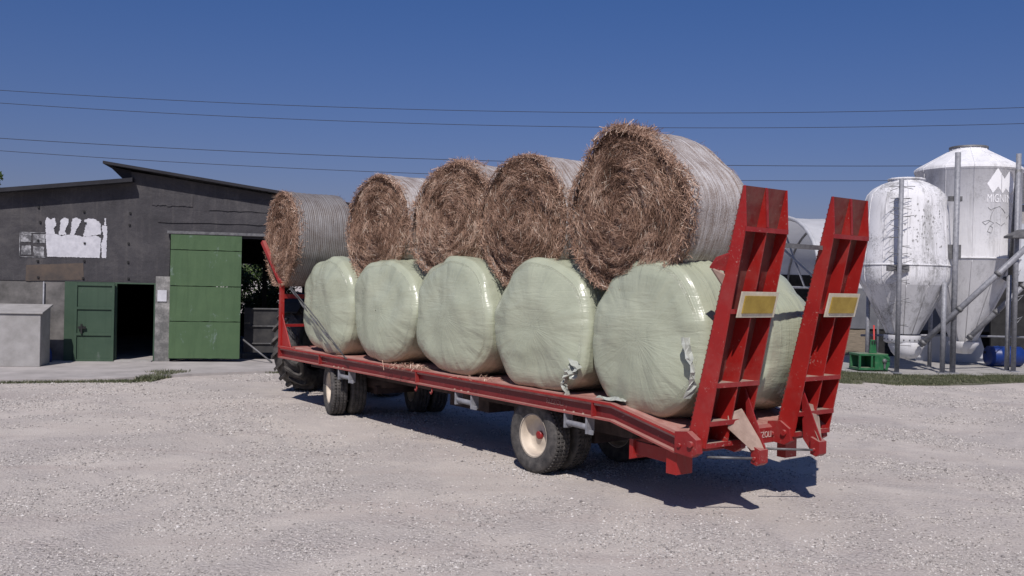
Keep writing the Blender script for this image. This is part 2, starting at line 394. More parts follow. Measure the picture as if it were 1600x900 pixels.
def text_mesh(txt, size, depth=.002):
    cu = bpy.data.curves.new('t', 'FONT'); cu.body = txt; cu.size = size; cu.extrude = depth; cu.align_x = 'CENTER'; cu.align_y = 'CENTER'
    ob = bpy.data.objects.new('t', cu); COL.objects.link(ob)
    dg = bpy.context.evaluated_depsgraph_get(); me = bpy.data.meshes.new_from_object(ob.evaluated_get(dg))
    vs = [v.co.copy() for v in me.vertices]; fs = [tuple(p.vertices) for p in me.polygons]
    bpy.data.objects.remove(ob); bpy.data.curves.remove(cu); bpy.data.meshes.remove(me)
    return vs, fs

# ------------------------------------------------------------------ trailer
WORN_SHADE = mat_red('worn_shaded_red_underside', (.10, .011, .012), (.18, .016, .016), (.22, .13, .10), film=(.42, .6, .45))  # worn red, darkened further to paint in the shade of the ramp cells
FLG = mat_red('dusty_red_flange', (.26, .05, .045), (.36, .12, .10), (.42, .27, .23))
def build_trailer():
    root = empty('flatbed_trailer', (X0, Y0, 0), YAW, label='long red flatbed trailer with raised loading ramps carrying the bales', cat='trailer')
    # deck plate
    d = MB()
    for (u0, u1) in ((0, UK), (UK, L)):
        z0, z1 = Tz(u0), Tz(u1)
        d.prism([T(u0, .02, z0-.004), T(u1, .02, z1-.004), T(u1, .02, z1-.05), T(u0, .02, z0-.05)], (0, -(W-.04), 0))
    d.build('deck', DECK, root)
    # side channels: web recessed between two flanges
    for k, (v0, sg) in enumerate(((0, 1), (W, -1))):
        b = MB()
        for (u0, u1) in ((0, UK), (UK, L)):
            z0, z1 = Tz(u0), Tz(u1)
            def bar(va, vb, zt, zb, mi=0):
                b.prism([T(u0, va, z0+zt), T(u1, va, z1+zt), T(u1, va, z1+zb), T(u0, va, z0+zb)], (0, -(vb-va), 0), mi)
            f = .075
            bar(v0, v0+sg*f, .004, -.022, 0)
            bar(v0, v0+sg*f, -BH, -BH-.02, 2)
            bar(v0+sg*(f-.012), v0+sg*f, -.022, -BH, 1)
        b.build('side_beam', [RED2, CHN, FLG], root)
    # stiffener tabs, rope hooks
    for u in (9.72, 8.05, 4.95, 1.25):
        s_ = MB().bb(u-.012, u+.012, 0.0, -.06, Tz(u)-BH, Tz(u)-.022); s_.build('stiffener', RED, root)
    for u in (4.95, 4.55):
        h_ = MB().tube([T(u, .03, H-BH-.02), T(u, .03, H-BH-.09), T(u+.02, .03, H-BH-.12), T(u+.05, .03, H-BH-.10)], .012, 8)
        h_.build('rope_hook', RED, root)
    # bolts on lower flange
    for u0 in (7.55, 4.0, 1.75):
        for k in range(3): MB().lathe([(0, .014), (.012, .014), (.014, 0)], T(u0-k*.16, .035, H-BH), n=8).build('bolt', DUSTY, root)
    # support brackets (grey locking tubes hanging from the beam)
    for u0 in (7.35, 3.95, 1.72):
        z = H-BH-.02
        q = MB(); q.bb(u0-.012, u0+.012, -.01, -.13, z-.17, z); q.bb(u0-.38, u0-.356, -.01, -.13, z-.19, z)
        q.tube([T(u0, .06, z-.11), T(u0-.36, .06, z-.12)], .035, 12); q.box(T(u0-.40, .05, z-.17), (.09, .02, .05))
        q.build('locking_bracket', STEEL, root, bevel=.003)
    # front beam and cross members, chassis rails
    q = MB(); q.bb(L-.03, L+.012, .0, -W, H-BH-.02, H+.003); q.build('front_beam', RED, root)
    ch = MB()
    for v in (.62, 1.55): ch.bb(.3, L-.2, -v+.06, -v-.06, H-.36, H-.055)
    for k in range(15): u = .7+k*.62; ch.bb(u-.03, u+.03, -.08, -(W-.08), Tz(u)-.15, Tz(u)-.055)
    ch.bb(2.0, 2.6, -.75, -1.4, .36, .66); ch.bb(1.2, 3.4, -.58, -.66, .55, .68); ch.bb(1.2, 3.4, -1.5, -1.6, .55, .68)
    ch.lathe([(0, .48), (.5, .48), (.5, .66), (0, .66)], T(7.68, 1.09, 0), n=28)
    ch.bb(7.3, 7.8, -.7, -1.5, .38, .5)
    ch.bb(4.4, 5.4, -.9, -1.6, .42, .66)
    ch.build('chassis', UNDER, root)
    # headboard: two posts leaning forward at the top + rail
    for v in (.06, W-.06):
        q = MB(); s0 = .035
        q.prism([T(9.70, v-s0, H), T(9.80, v-s0, H), T(9.80, v-s0, 2.25), T(9.72, v-s0, 2.22)], (0, -2*s0, 0))
        q.prism([T(9.72, v-s0, 2.15), T(9.79, v-s0, 2.12), T(10.72, v-s0, 2.93), T(10.64, v-s0, 2.98)], (0, -2*s0, 0))
        q.prism([T(9.30, v-.01, H+.002), T(9.72, v-.01, H+.002), T(9.72, v-.01, 1.62)], (0, -.02, 0))
        q.bb(9.25, 9.78, -v+.06, -v-.06, H, H+.018)
        q.build('headboard_post', RED2, root, bevel=.004)
    q = MB(); q.bb(9.72, 9.79, -.08, -(W-.08), 1.90, 1.98); q.build('headboard_rail', RED, root)
    q = MB(); q.bb(9.735, 9.775, -.08, -(W-.08), 1.38, 1.43); q.build('headboard_rail', RED, root)
    # rear cross beam with letters
    zt = H-DROP
    q = MB(); q.prism([T(.0, .0, zt+.004), T(.0, 0, zt-BH-.02), T(-.045, 0, zt-BH-.02), T(-.045, 0, zt-.03)], (0, -W, 0)); q.build('rear_beam', RED, root, bevel=.004)
    LV = 1.30; vs, fs = text_mesh('RIZZOLI', .085)
    t = MB(); t.add([T(-.048-p.z, LV+p.x*.9, zt-.105+p.y*1.1) for p in vs], fs); t.build('lettering', LETTER, root)
    for u in (8.0, 1.95):
        vs, fs = text_mesh('RIZZOLI', .085)
        t = MB(); t.add([T(u-p.x, .060-p.z, H-.105+p.y) for p in vs], fs)
        t.build('lettering', simple('worn_letters', (.22, .10, .09), (.30, .16, .14), 12, .8, .1, 40) if u > 5 else bpy.data.materials['worn_letters'], root)
    # hinge lugs
    for v in (.03, .68, 1.50, 2.09):
        q = MB()
        q.prism([T(.02, v-.04, zt+.03), T(-.14, v-.04, zt+.05), T(-.26, v-.04, zt-.02), T(-.28, v-.04, zt-.15), T(-.20, v-.04, zt-.20), T(.02, v-.04, zt-.18)], (0, -.08, 0))
        q.tube([T(-.20, v-.07, zt-.07), T(-.20, v+.07, zt-.07)], .032, 12); q.tube([T(-.05, v-.06, zt-.1), T(-.05, v+.06, zt-.1)], .022, 10)
        q.build('hinge_lug', RED, root, bevel=.004)
    # mudguard skirt and rear prop
    q = MB(); q.prism([T(.72, .14, zt-.18), T(.70, .14, zt-.32), T(.16, .14, zt-.34), T(.06, .14, zt-.20)], (0, -.05, 0)); q.prism([T(.76, .10, zt-.16), T(.76, .10, zt-.38), T(.70, .10, zt-.36), T(.70, .10, zt-.16)], (0, -.3, 0))
    q.bb(.05, .19, -.06, -.30, .40, zt-.19); q.build('rear_prop', RED2, root, bevel=.004)
    q = MB(); q.bb(.06, .18, -1.85, -2.05, .40, zt-.19); q.build('rear_prop', RED2, root, bevel=.004)
    # ramps
    for v0, v1 in ((.08, .73), (1.49, 2.13)):
        def uL(z): return -.07-(z-.75)*.247        # running side
        def uR(z):                                   # ribbed rear side, tapering to the tip
            if z < 2.87: return -.30-(z-.75)*.198
            k = (z-2.87)/.38; return (1-k)*(-.30-2.12*.198) + k*(uL(3.25)-.012)
        tip = 3.25; r = MB()
        zs = [.72, 1.2, 1.8, 2.4, 2.87, tip]
        for (va, th) in ((v0, .016), ((v0+v1)/2-.008, .016), (v1-.016, .016)):
            pts = [T(uL(z), va, z) for z in zs]+[T(uR(z), va, z) for z in zs[::-1]]
            pts = pts[:-1]+[T(-.20, va, .72)] if False else pts
            r.prism(pts, (0, -th, 0), 0)
        # running plate
        for za, zb in zip(zs[:-1], zs[1:]):
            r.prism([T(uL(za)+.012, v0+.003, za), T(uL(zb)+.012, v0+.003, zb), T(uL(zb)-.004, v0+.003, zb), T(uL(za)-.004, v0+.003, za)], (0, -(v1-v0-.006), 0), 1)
        r.build('ramp', [RED2, WORN_SHADE], root).name = 'loading_ramp'
        q = MB(); vm = (v0+v1)/2
        q.prism([T(uR(2.87)-.006, vm-.016, 2.87), T(uR(tip)-.006, vm-.016, tip-.01), T(uR(tip)+.002, vm-.016, tip-.01), T(uR(2.87)+.002, vm-.016, 2.87)], (0, -.032, 0)); tip_seam = q
        rp = [o for o in root.children if o.name.startswith('loading_ramp')][-1]
        # edge lip strips, cross ribs
        for z in (2.86, 2.08, 1.36, .98, .76):
            q = MB(); x0, x1 = uR(z)-.004, uL(z)
            q.prism([T(x0+.013, v0+.017, z), T(x0+.013, v0+.017, z-.012), T(x1-.006, v0+.017, z-.012), T(x1-.006, v0+.017, z)], (0, -(v1-v0-.034), 0), 1)
            q.prism([T(x0, v0+.001, z+.006), T(x0, v0+.001, z-.040), T(x0+.012, v0+.001, z-.040), T(x0+.012, v0+.001, z+.006)], (0, -(v1-v0-.002), 0))
            q.build('cross_rib', [RED, DUSTY if z < 1.5 else RED], rp)
        tip_seam.build('tip_seam', RED, rp)
        # teeth on the running side
        q = MB(); z = .85
        while z < 3.2:
            q.prism([T(uL(z)+.010, v0+.001, z), T(uL(z)+.017, v0+.001, z+.009), T(uL(z)+.010, v0+.001, z+.018)], (0, -(v1-v0-.002), 0)); z += .048
        q.build('grip_teeth', RED2, rp)
        # reflector board
        zc = 2.13; cu_ = uR(zc)-.03; q = MB()
        q.prism([T(cu_+.03, v0+.07, zc-.125), T(cu_-.03, v0+.07, zc+.125), T(cu_-.045, v0+.07, zc+.125), T(cu_+.015, v0+.07, zc-.125)], (0, -(v1-v0-.09), 0), 1)
        q.prism([T(cu_+.008, v0+.12, zc-.085), T(cu_-.034, v0+.12, zc+.085), T(cu_-.049, v0+.12, zc+.085), T(cu_-.007, v0+.12, zc-.085)], (0, -(v1-v0-.19), 0), 0)
        q.build('reflector_board', [YEL, WBORD], rp, bevel=.002)
        # ground foot at lower end, folded out to the rear: blade and boot
        k_ = 1 if v0 < 1 else -1; vc = v0+.58 if k_ > 0 else v0+.10
        def TT(u, dv, z): return T(u, vc+k_*dv, z)
        q = MB()
        q.prism([TT(-.30, 0, 1.28), TT(-.56, 0, .72), TT(-.54, 0, .56), TT(-.46, 0, .56), TT(-.34, 0, .70)], (0, -.016, 0), 0)
        q.prism([TT(-.30, -.26, 1.04), TT(-.30, -.05, 1.08), TT(-.55, .02, .70), TT(-.48, -.12, .70), TT(-.33, -.29, .90)], (-.012, 0, -.006), 1)
        q.prism([TT(-.46, -.09, .74), TT(-.57, -.09, .70), TT(-.57, -.09, .57), TT(-.53, -.09, .54), TT(-.46, -.09, .56)], (0, -k_*.13, 0), 0)
        q.tube([TT(-.51, -.11, .61), TT(-.51, .07, .61)], .018, 10)
        q.build('ramp_foot', [RED, DUSTY], rp, bevel=.003)
        q = MB(); q.tube([T(-.51, vc-.06, .61), T(-.24, vc-.06-.42, .62)], .012, 8); q.build('foot_rod', STEEL_D, rp)
    # hook bracket on outer side of the near ramp
    q = MB(); q.prism([T(-.56, .10, 2.62), T(-.46, -.02, 2.56), T(-.42, -.06, 2.47), T(-.50, .10, 2.44)], (.0, .0, .016)); q.prism([T(-.46, .10, 2.30), T(-.44, -.04, 2.46), T(-.44, .0, 2.48), T(-.50, .10, 2.40)], (.02, 0, 0), 1); q.build('latch_bracket', [RED, DUSTY], root)
    # tie bar between ramps
    q = MB(); q.bb(-.60, -.56, -.72, -1.48, 2.70, 2.745); q.build('tie_bar', STEEL_D, root)
    # drawbar turned with the front axle
    # wheels
    def wheel(parent, u, v, R, wd, side, steer=0, dark=False):
        w_ = empty('wheel', T(u, v, R), steer); w_.parent = parent
        s_ = side
        # tyre profile (r, y) ; y+ = near side when side=+1
        hw = wd/2
        pr = [(R*.555, -hw*.78), (R*.70, -hw*.98), (R*.84, -hw*1.02), (R*.93, -hw*.94), (R*.985, -hw*.80), (R*.985, -hw*.5), (R*.955, -hw*.48), (R*.955, -hw*.42), (R, -hw*.40), (R, -hw*.06), (R*.965, -hw*.04), (R*.965, hw*.04), (R, hw*.06), (R, hw*.40), (R*.955, hw*.42), (R*.955, hw*.48), (R*.985, hw*.5), (R*.985, hw*.80), (R*.93, hw*.94), (R*.84, hw*1.02), (R*.70, hw*.98), (R*.555, hw*.78)]
        t = MB(); t.lathe(pr, axis='y', n=56, smooth=True)
        for k in range(56):                            # tread sipes
            a0 = 2*PI*k/56
            for yy, ww in ((-.62, .2), (-.22, .26), (.22, .26), (.62, .2)):
                cx, cz = (R*.990)*math.cos(a0), (R*.990)*math.sin(a0)
                rot = Matrix.Rotation(-a0, 3, 'Y') @ Matrix.Rotation(.35 if yy > 0 else -.35, 3, 'X')
                t.box((cx, yy*hw, cz), (.022, ww*hw*1.2, .026), rot)
        t.build('tyre', TYRE, w_)
        r_ = MB(); sgn = s_
        r_.lathe([(R*.565, sgn*hw*.80), (R*.59, sgn*hw*.84), (R*.55, sgn*hw*.72), (R*.51, sgn*hw*.5), (R*.50, -sgn*hw*.05), (R*.42, -sgn*hw*.25), (R*.24, -sgn*hw*.20), (R*.22, -sgn*hw*.15), (0.001, -sgn*hw*.15)], axis='y', n=44)
        r_.lathe([(R*.565, -sgn*hw*.80), (R*.53, -sgn*hw*.78), (R*.50, -sgn*hw*.77)], axis='y', n=44)
        r_.build('rim', RIM, w_)
        h = MB(); h.lathe([(.05, -sgn*hw*.2), (.05, sgn*hw*.15), (.035, sgn*hw*.2), (0.001, sgn*hw*.2)], axis='y', n=20)
        h.build('hub', RED, w_)
    RR = .45
    for v, sd in ((.22, 1), (.56, -1), (W-.56, 1), (W-.22, -1)):
        wheel(root, 2.41, v, RR, .26, sd)
    ax = MB(); ax.tube([T(2.41, .3, RR), T(2.41, W-.3, RR)], .06, 12); ax.build('axle', UNDER, root)
    ax = empty('front_bogie', T(7.68, 1.09, 0), STEER); ax.parent = root
    return root, wheel, ax
STEER = rad(-16)
trailer, wheel, bogie = build_trailer()
bogie_m = Matrix.Rotation(STEER, 3, 'Z')
bpy.data.objects.remove(bogie)
for vv, sd in ((-.87, 1), (-.55, -1), (.55, 1), (.87, -1)):
    p = bogie_m @ Vector((0, -vv, 0)); wheel(trailer, 7.68+p.x, 1.09-p.y, .45, .27, sd, STEER)
p0, p1 = bogie_m @ Vector((0, .8, 0)), bogie_m @ Vector((0, -.8, 0))
q = MB(); q.tube([T(7.68, 1.09, .45)+p0, T(7.68, 1.09, .45)+p1], .06, 12); q.build('axle', UNDER, trailer)
dd = bogie_m @ Vector((1, 0, 0))
q = MB()
q.tube([T(7.68, .8, .5), T(7.68, 1.09, .52)+dd*3.6], .045, 8); q.tube([T(7.68, 1.4, .5), T(7.68, 1.09, .52)+dd*3.6], .045, 8)
q.build('drawbar', RED, trailer)

# ------------------------------------------------------------------ tractor (turned away in front of the trailer)
def build_tractor():
    hitch = TW(7.68, 1.09, 0) + (Matrix.Rotation(YAW, 3, 'Z') @ dd)*3.6
    # left rear tyre stands at the picture's far left of the trailer nose
    TL = gnd(479, 609)
    ang = rad(70)                                      # heading: away and slightly right
    hd = Vector((math.cos(ang), math.sin(ang), 0)); rt = Vector((hd.y, -hd.x, 0))
    c0 = TL + rt*.92
    root = empty('tractor', (c0.x, c0.y, 0), ang-PI/2, label='farm tractor with big lugged rear tyres hitched beyond the trailer nose', cat='tractor')
    # local: x right, y forward
    def twheel(x, y, R, wd, nl):
        w_ = empty('wheel', (x, y, R)); w_.parent = root
        hw = wd/2; t = MB()
        t.lathe([(R*.56, -hw*.7), (R*.66, -hw*.95), (R*.82, -hw), (R*.90, -hw*.9), (R*.93, -hw*.5), (R*.945, 0), (R*.93, hw*.5), (R*.90, hw*.9), (R*.82, hw), (R*.66, hw*.95), (R*.56, hw*.7)], axis='x', n=48)
        for k in range(nl):
            for sd in (-1, 1):
                a0 = 2*PI*(k+(.5 if sd > 0 else 0))/nl
                # slanted lug as a 2-segment bar
                segs = []
                for j in range(5):
                    f = j/4; aa = a0+f*.26; x_ = sd*hw*(.02+f*.98); rr = R*(.90 if f > .9 else .93)
                    segs.append((x_, aa, rr))
                for (xa, aa, ra), (xb, ab, rb) in zip(segs[:-1], segs[1:]):
                    hw2 = .034/R
                    pts = []
                    for (xx, an, rr, top) in ((xa, aa, ra, 0), (xb, ab, rb, 0)):
                        for da in (-hw2, hw2):
                            for rz in (rr*.97, R*(1.0 if abs(xx) < hw*.8 else .955)):
                                pts.append(Vector((xx, rz*math.cos(an+da), rz*math.sin(an+da))))
                    t.add(pts, [(0, 1, 3, 2), (4, 6, 7, 5), (0, 4, 5, 1), (2, 3, 7, 6), (1, 5, 7, 3), (0, 2, 6, 4)])
        t.build('tyre', TYRE, w_)
        r_ = MB(); s_ = 1 if x > 0 else -1
        r_.lathe([(R*.57, s_*hw*.75), (R*.52, s_*hw*.5), (R*.5, 0), (R*.2, -s_*hw*.1), (.001, -s_*hw*.1)], axis='x', n=32); r_.build('rim', STEEL, w_)
    twheel(-.92, 0, .93, .56, 20); twheel(.92, 0, .93, .56, 20); twheel(-.82, 2.5, .62, .42, 18); twheel(.82, 2.5, .62, .42, 18)
    b = MB(); b.bb(-.35, .35, -.3, 1.2, .6, 1.3); b.bb(-.38, .38, 1.0, 3.1, .75, 1.65); b.bb(-.3, .3, -.5, -.3, .5, .9); b.build('bonnet', GD2, root, bevel=.05)
    c_ = MB(); c_.bb(-.70, .70, -.45, .95, 1.25, 2.55); c_.build('cab', BLACK, root, bevel=.08)
    for sx in (-1, 1):
        f = MB()
        pts = [Vector((sx*.68, 1.02*math.cos(a)*1.0, .93+1.02*math.sin(a))) for a in [rad(k) for k in range(20, 150, 15)]]
        for pa, pb in zip(pts[:-1], pts[1:]): f.prism([pa, pb, pb*1, pa*1][:2]+[pb+Vector((0, 0, .03)), pa+Vector((0, 0, .03))], (sx*.45, 0, 0))
        f.build('mudguard', BLACK, root)
    return root
build_tractor()

# ------------------------------------------------------------------ bales
def silage_bale(uc, v0, ln, Ru, Rz, seed, label, yaw=0, zb=None, roll=0.0, grp='pale green wrapped silage bales on the trailer deck', torn=None):
    rnd = random.Random(seed); zb = Tz(uc)+.005 if zb is None else zb
    NT = 144; h = ln/2
    # profile from face centre over corner along side to the other face
    prof = []
    cr = .27
    for i in range(14): prof.append((i/14*(1-cr*.9), -1.0, 'f'))
    for i in range(9):
        a = i/8*PI/2; prof.append((1-cr*.9+cr*.9*math.sin(a), -1+cr*(1-math.cos(a)), 'f' if i < 5 else 's'))
    for i in range(1, 12): prof.append((1.0, -1+cr+(2-2*cr)*i/12, 's'))
    for i in range(9):
        a = i/8*PI/2; prof.append((1-cr*.9+cr*.9*math.cos(a), 1-cr+cr*math.sin(a), 's' if i < 5 else 'f'))
    for i in range(1, 15): prof.append(((1-i/14)*(1-cr*.9), 1.0, 'f'))
    prof[0] = (.0004, -1, 'f'); prof[-1] = (.0004, 1, 'f')
    off = Vector((seed*7.3, seed*3.1, 0)); mb = MB(); vs = []; uvs = []; fs = []
    ph = [rnd.uniform(0, 6.28) for _ in range(8)]
    for i, (r, a, k) in enumerate(prof):
        for j in range(NT):
            t = -PI/2 + 2*PI*j/(NT-1)                  # seam at the bottom
            cx, cz = math.cos(t), math.sin(t)
            e = 2.35 if cz < 0 else 2.15               # squarish where it sags on the deck
            rad_ = (abs(cx)**e+abs(cz)**e)**(-1/e)
            rr = r*rad_
            wob = 1 + .026*math.sin(2*t+ph[7]) + .020*math.sin(3*t+ph[0]) + .013*math.sin(5*t+ph[1]) + .006*math.sin(9*t+ph[6])
            # bulged face
            bul = .06*(1-min(1, r/.85)**2)
            ax = a*(h) - math.copysign(bul, -a)*(1 if abs(a) > .99 else 0)
            x = Ru*rr*cx*wob; z = Rz*rr*cz*wob
            y = -ax if False else ax
            p = Vector((x, y, z))
            nz = noise.noise(p*1.3+off)*.07+noise.noise(p*3.1+off)*.03+noise.noise(p*8+off)*.006
            edge = max(0, 1-abs(r-.8)/.35)
            pl = (math.sin(t*17+ph[2]+2.5*math.sin(t*2+ph[3]))+.7*math.sin(t*31+ph[4]+2*math.sin(3*t)))*.0020*edge*(1 if k == 'f' else .8)
            hoop = .006*math.sin(a*26+ph[5]+.8*math.sin(2*t))*(1 if k == 's' and abs(a) < .75 else 0)
            q = Vector((cx, 0, cz))*(nz*(.4 if k == 'f' else 1)+hoop+pl*.6) + Vector((0, (1 if a > 0 else -1)*(nz*.9+pl*1.2) if abs(a) > .6 else 0, 0))*min(1, r*2.5)
            p += q
            zmin = -Rz*.985
            if p.z < zmin: p.z = zmin
            # face pinch in the centre
            vs.append(p); uvs.append(((j/(NT-1)) + (.0 if k == 'f' else 3.0), (r*.9+.1) if k == 'f' else -(a+1)*h-.02))
    n = len(prof)
    for i in range(n-1):
        for j in range(NT-1): fs.append((i*NT+j, i*NT+j+1, (i+1)*NT+j+1, (i+1)*NT+j))
    mb.add(vs, fs, 0, True); mb.uv = uvs
    o = mb.build('silage_bale', FILM if seed % 2 else FILMB)
    c0 = TW(uc, v0+h, zb+Rz*.985)
    o.location = c0; o.rotation_euler = (0, 0, YAW+yaw)   # local -y = toward far side (v+)
    tag(o, label, 'silage bale', grp)
    if torn:
        for (dx, dz, w_, l_, sd) in torn:
            r3 = random.Random(sd); m2 = MB(); K = 9; M_ = 4; vv = []
            for i in range(K+1):
                f = i/K
                wd = w_*(1-.55*f)*(.8+.4*r3.random())
                cx = dx + (.10*math.sin(f*5+sd))*l_; cz = dz-l_*f
                for jj in range(M_+1):
                    g_ = jj/M_-.5
                    vv.append((cx+wd*g_+.02*r3.uniform(-1, 1), h+.06+.05*math.sin(f*9+g_*6)+.03*r3.uniform(-1, 1), cz+.35*wd*g_))
            m2.add(vv, [(i*(M_+1)+jj, i*(M_+1)+jj+1, (i+1)*(M_+1)+jj+1, (i+1)*(M_+1)+jj) for i in range(K) for jj in range(M_)], 0, False)
            t_ = m2.build('torn_film', TORN, o, recalc=False)
            sm = t_.modifiers.new('s', 'SOLIDIFY'); sm.thickness = .003
    return o
TORN = simple('torn_film', (.34, .36, .32), (.46, .48, .43), 9, .3, .4, 30)
silage_bale(8.17, .13, 1.02, .96, .80, 1, 'pale green wrapped bale at the front end of the deck, crossed by the lashing strap')
silage_bale(6.26, .12, 1.02, .94, .805, 2, 'smooth pale green wrapped bale, second from the red headboard post', yaw=.02)
silage_bale(4.34, .12, 1.02, .97, .80, 3, 'middle one of the pale green wrapped bales along the near deck edge', yaw=-.02)
silage_bale(2.46, .12, 1.02, .93, .765, 4, 'creased pale green wrapped bale above the rear wheel with a torn flap of film', yaw=.03, torn=[(-.78, -.36, .15, .20, 3), (-.66, -.46, .03, .30, 5)])
silage_bale(.665, .13, 1.02, .84, .855, 5, 'largest looking pale green wrapped bale, beside the near loading ramp', yaw=-.02, torn=[(-.76, .05, .035, .60, 8)], zb=Tz(.2)+.03)
silage_bale(.67, 1.18, .98, .83, .80, 6, 'pale green wrapped bale seen between the two raised ramps', zb=Tz(.2)+.03)

def hay_bale(uc, vf, zc, R, ln, seed, label, yaw=0, strands=22000, sag=.97, fray=0.5, tuft=0, shp=None, tone=.40):
    rnd = random.Random(seed); h = ln/2; off = Vector((seed*5.1, 1.7*seed, 0))
    c0 = TW(uc, vf+h, zc)
    root = empty('hay_bale', (c0.x, c0.y, zc), YAW+yaw, label=label, cat='hay bale', group='round hay bales stacked on the silage bales')
    ph = rnd.uniform(0, 6)
    def rim(t, y=0):
        w_ = 1+.022*math.sin(2*t+ph)+.016*math.sin(3*t+2*ph)+.012*math.sin(7*t+ph)
        return R*w_*(1 if math.sin(t) > 0 else .985)*(shp(t) if shp else 1)
    def facey(r, t):                                   # bulge and swirl relief of an end face
        p = Vector((r*math.cos(t), r*math.sin(t), 0))*2.2+off
        return h - .10*(max(0, r/R-.55)/.45)**2 + noise.noise(p)*.06 + .022*math.sin(r*32+2*t+noise.noise(p*1.5)*5)
    core = MB(); NT, NR = 72, 18
    for sgn in (1, -1):
        vs = []; fs = []
        for i in range(NR+1):
            for j in range(NT):
                t = 2*PI*j/NT; r = rim(t)*.985*i/NR
                vs.append((r*math.cos(t), sgn*(facey(r, t)-.03), r*math.sin(t)*sag))
        for i in range(NR):
            for j in range(NT): fs.append((i*NT+j, i*NT+(j+1) % NT, (i+1)*NT+(j+1) % NT, (i+1)*NT+j))
        core.add(vs, fs, 0, True)
    core.build('straw_face', HCORE, root)
    net = MB(); NY = 22; vs = []; fs = []; uv = []
    for i in range(NY+1):
        y = -h+.05+(ln-.10)*i/NY
        for j in range(NT+1):
            t = -PI/2+2*PI*j/NT; p = Vector((math.cos(t)*3, y*3, math.sin(t)*3))+off
            e = 1-.035*max(0, abs(y)/h-.8)/.2
            r = rim(t)*e + noise.noise(p)*.012 + .004*math.sin(y*60+3*math.sin(t*2))
            vs.append((r*math.cos(t), y, r*math.sin(t)*sag)); uv.append((j/NT*2*PI*R, y))
    for i in range(NY):
        for j in range(NT): fs.append((i*(NT+1)+j, i*(NT+1)+j+1, (i+1)*(NT+1)+j+1, (i+1)*(NT+1)+j))
    net.add(vs, fs, 0, True); net.uv = uv; net.build('net_wrap', NET if seed == 11 else NETW, root)
    st = MB(); tint = []
    def strand(p, d, l, wd, tn, curl=.2):
        d = d.normalized(); side = d.cross(Vector((rnd.uniform(-1, 1), rnd.uniform(-1, 1), rnd.uniform(-1, 1)))).normalized()*wd/2
        bend = Vector((rnd.uniform(-1, 1), rnd.uniform(-1, 1), rnd.uniform(-1, 1)))*curl*l
        a, b_, c_ = p-d*l/2, p+bend*.3, p+d*l/2
        b0 = len(st.v)
        st.v += [tuple(a-side), tuple(a+side), tuple(b_-side), tuple(b_+side), tuple(c_-side*.4), tuple(c_+side*.4)]
        st.f += [[b0, b0+1, b0+3, b0+2], [b0+2, b0+3, b0+5, b0+4]]; st.m += [0, 0]; st.sm += [False, False]
        tint.extend([tn]*6)
    for k in range(strands):
        sgn = 1 if rnd.random() < .86 else -1
        t = rnd.uniform(0, 2*PI); r = rim(t)*math.sqrt(rnd.random())*1.0
        y = facey(r, t)+rnd.uniform(-.035, .03)
        p = Vector((r*math.cos(t), sgn*y, r*math.sin(t)*sag))
        tg = Vector((-math.sin(t), 0, math.cos(t))); rd = Vector((math.cos(t), 0, math.sin(t)))
        ang = rnd.gauss(0, .55)+.25; d = tg*math.cos(ang)+rd*math.sin(ang)+Vector((0, sgn*rnd.gauss(.05, .28), 0))
        cl = noise.noise(p*5+off)*.5+.5
        tn = min(1, max(0, rnd.gauss(tone, .19)+(cl-.5)*.8+(noise.noise(p*2.2+off*2))*.35))
        if rnd.random() < .03: tn = 1
        strand(p, d, rnd.uniform(.035, .15), rnd.uniform(.0022, .005), tn)
    for k in range(int(strands*.13)):                  # frayed rim
        t = rnd.uniform(0, 2*PI); r = rim(t)*(rnd.uniform(.95, 1.0)+.03*fray*rnd.random())
        y = h-rnd.random()**2*.18
        p = Vector((r*math.cos(t), y, r*math.sin(t)*sag))
        d = Vector((-math.sin(t), 0, math.cos(t)))*rnd.gauss(0, 1)+Vector((math.cos(t), 0, math.sin(t)))*rnd.gauss(.2, .45*fray)+Vector((0, rnd.gauss(0, .6), 0))
        strand(p, d, rnd.uniform(.05, .17), rnd.uniform(.004, .008), min(1, max(0, rnd.gauss(.5, .22))))
    for k in range(int(tuft)):
        t = PI/2+rnd.gauss(.05, .16); y = rnd.uniform(.2, 1)*h
        p = Vector((rim(t)*math.cos(t), y, rim(t)*math.sin(t)*sag+rnd.uniform(0, .03)))
        strand(p, Vector((rnd.gauss(0, 1), rnd.gauss(0, .6), rnd.gauss(0, .5))), rnd.uniform(.08, .26), rnd.uniform(.004, .008), min(1, max(0, rnd.gauss(.5, .22))), .5)
    st.tint = tint
    st.build('loose_straw', STRAW, root, recalc=False)
    return root
bump_ = lambda t, a, w_: math.exp(-((((t-a+PI) % (2*PI))-PI)/w_)**2)
hay_bale(9.80, .04, 2.99, .90, 1.12, 11, 'round hay bale leaning over the red headboard, netting side turned to the camera', yaw=-.10, tone=.36, shp=lambda t: 1+.03*bump_(t, -2.0, .6)-.02*bump_(t, .5, .6))
hay_bale(6.88, .36, 3.08, .93, 1.1, 12, 'round hay bale second from the headboard, with bluish net edge', yaw=.03, tone=.42, fray=.3, shp=lambda t: 1+.04*bump_(t, -1.9, .5)-.03*bump_(t, 2.4, .6))
hay_bale(4.76, .36, 3.16, .86, 1.1, 13, 'shaggy misshapen hay bale in the middle of the stack', yaw=.12, fray=1.3, sag=.98, tuft=260, tone=.50, shp=lambda t: 1+.05*math.cos(2*t+.6)+.09*bump_(t, -2.5, .5)+.08*bump_(t, -.5, .5)-.04*bump_(t, 2.6, .5))
hay_bale(3.02, .30, 3.08, .87, 1.1, 14, 'round hay bale with swirled end, next to the highest bale', yaw=0.0, fray=.6, tone=.34, shp=lambda t: 1+.08*bump_(t, -1.35, .45)+.04*bump_(t, -2.8, .6)-.03*bump_(t, 2.5, .5))
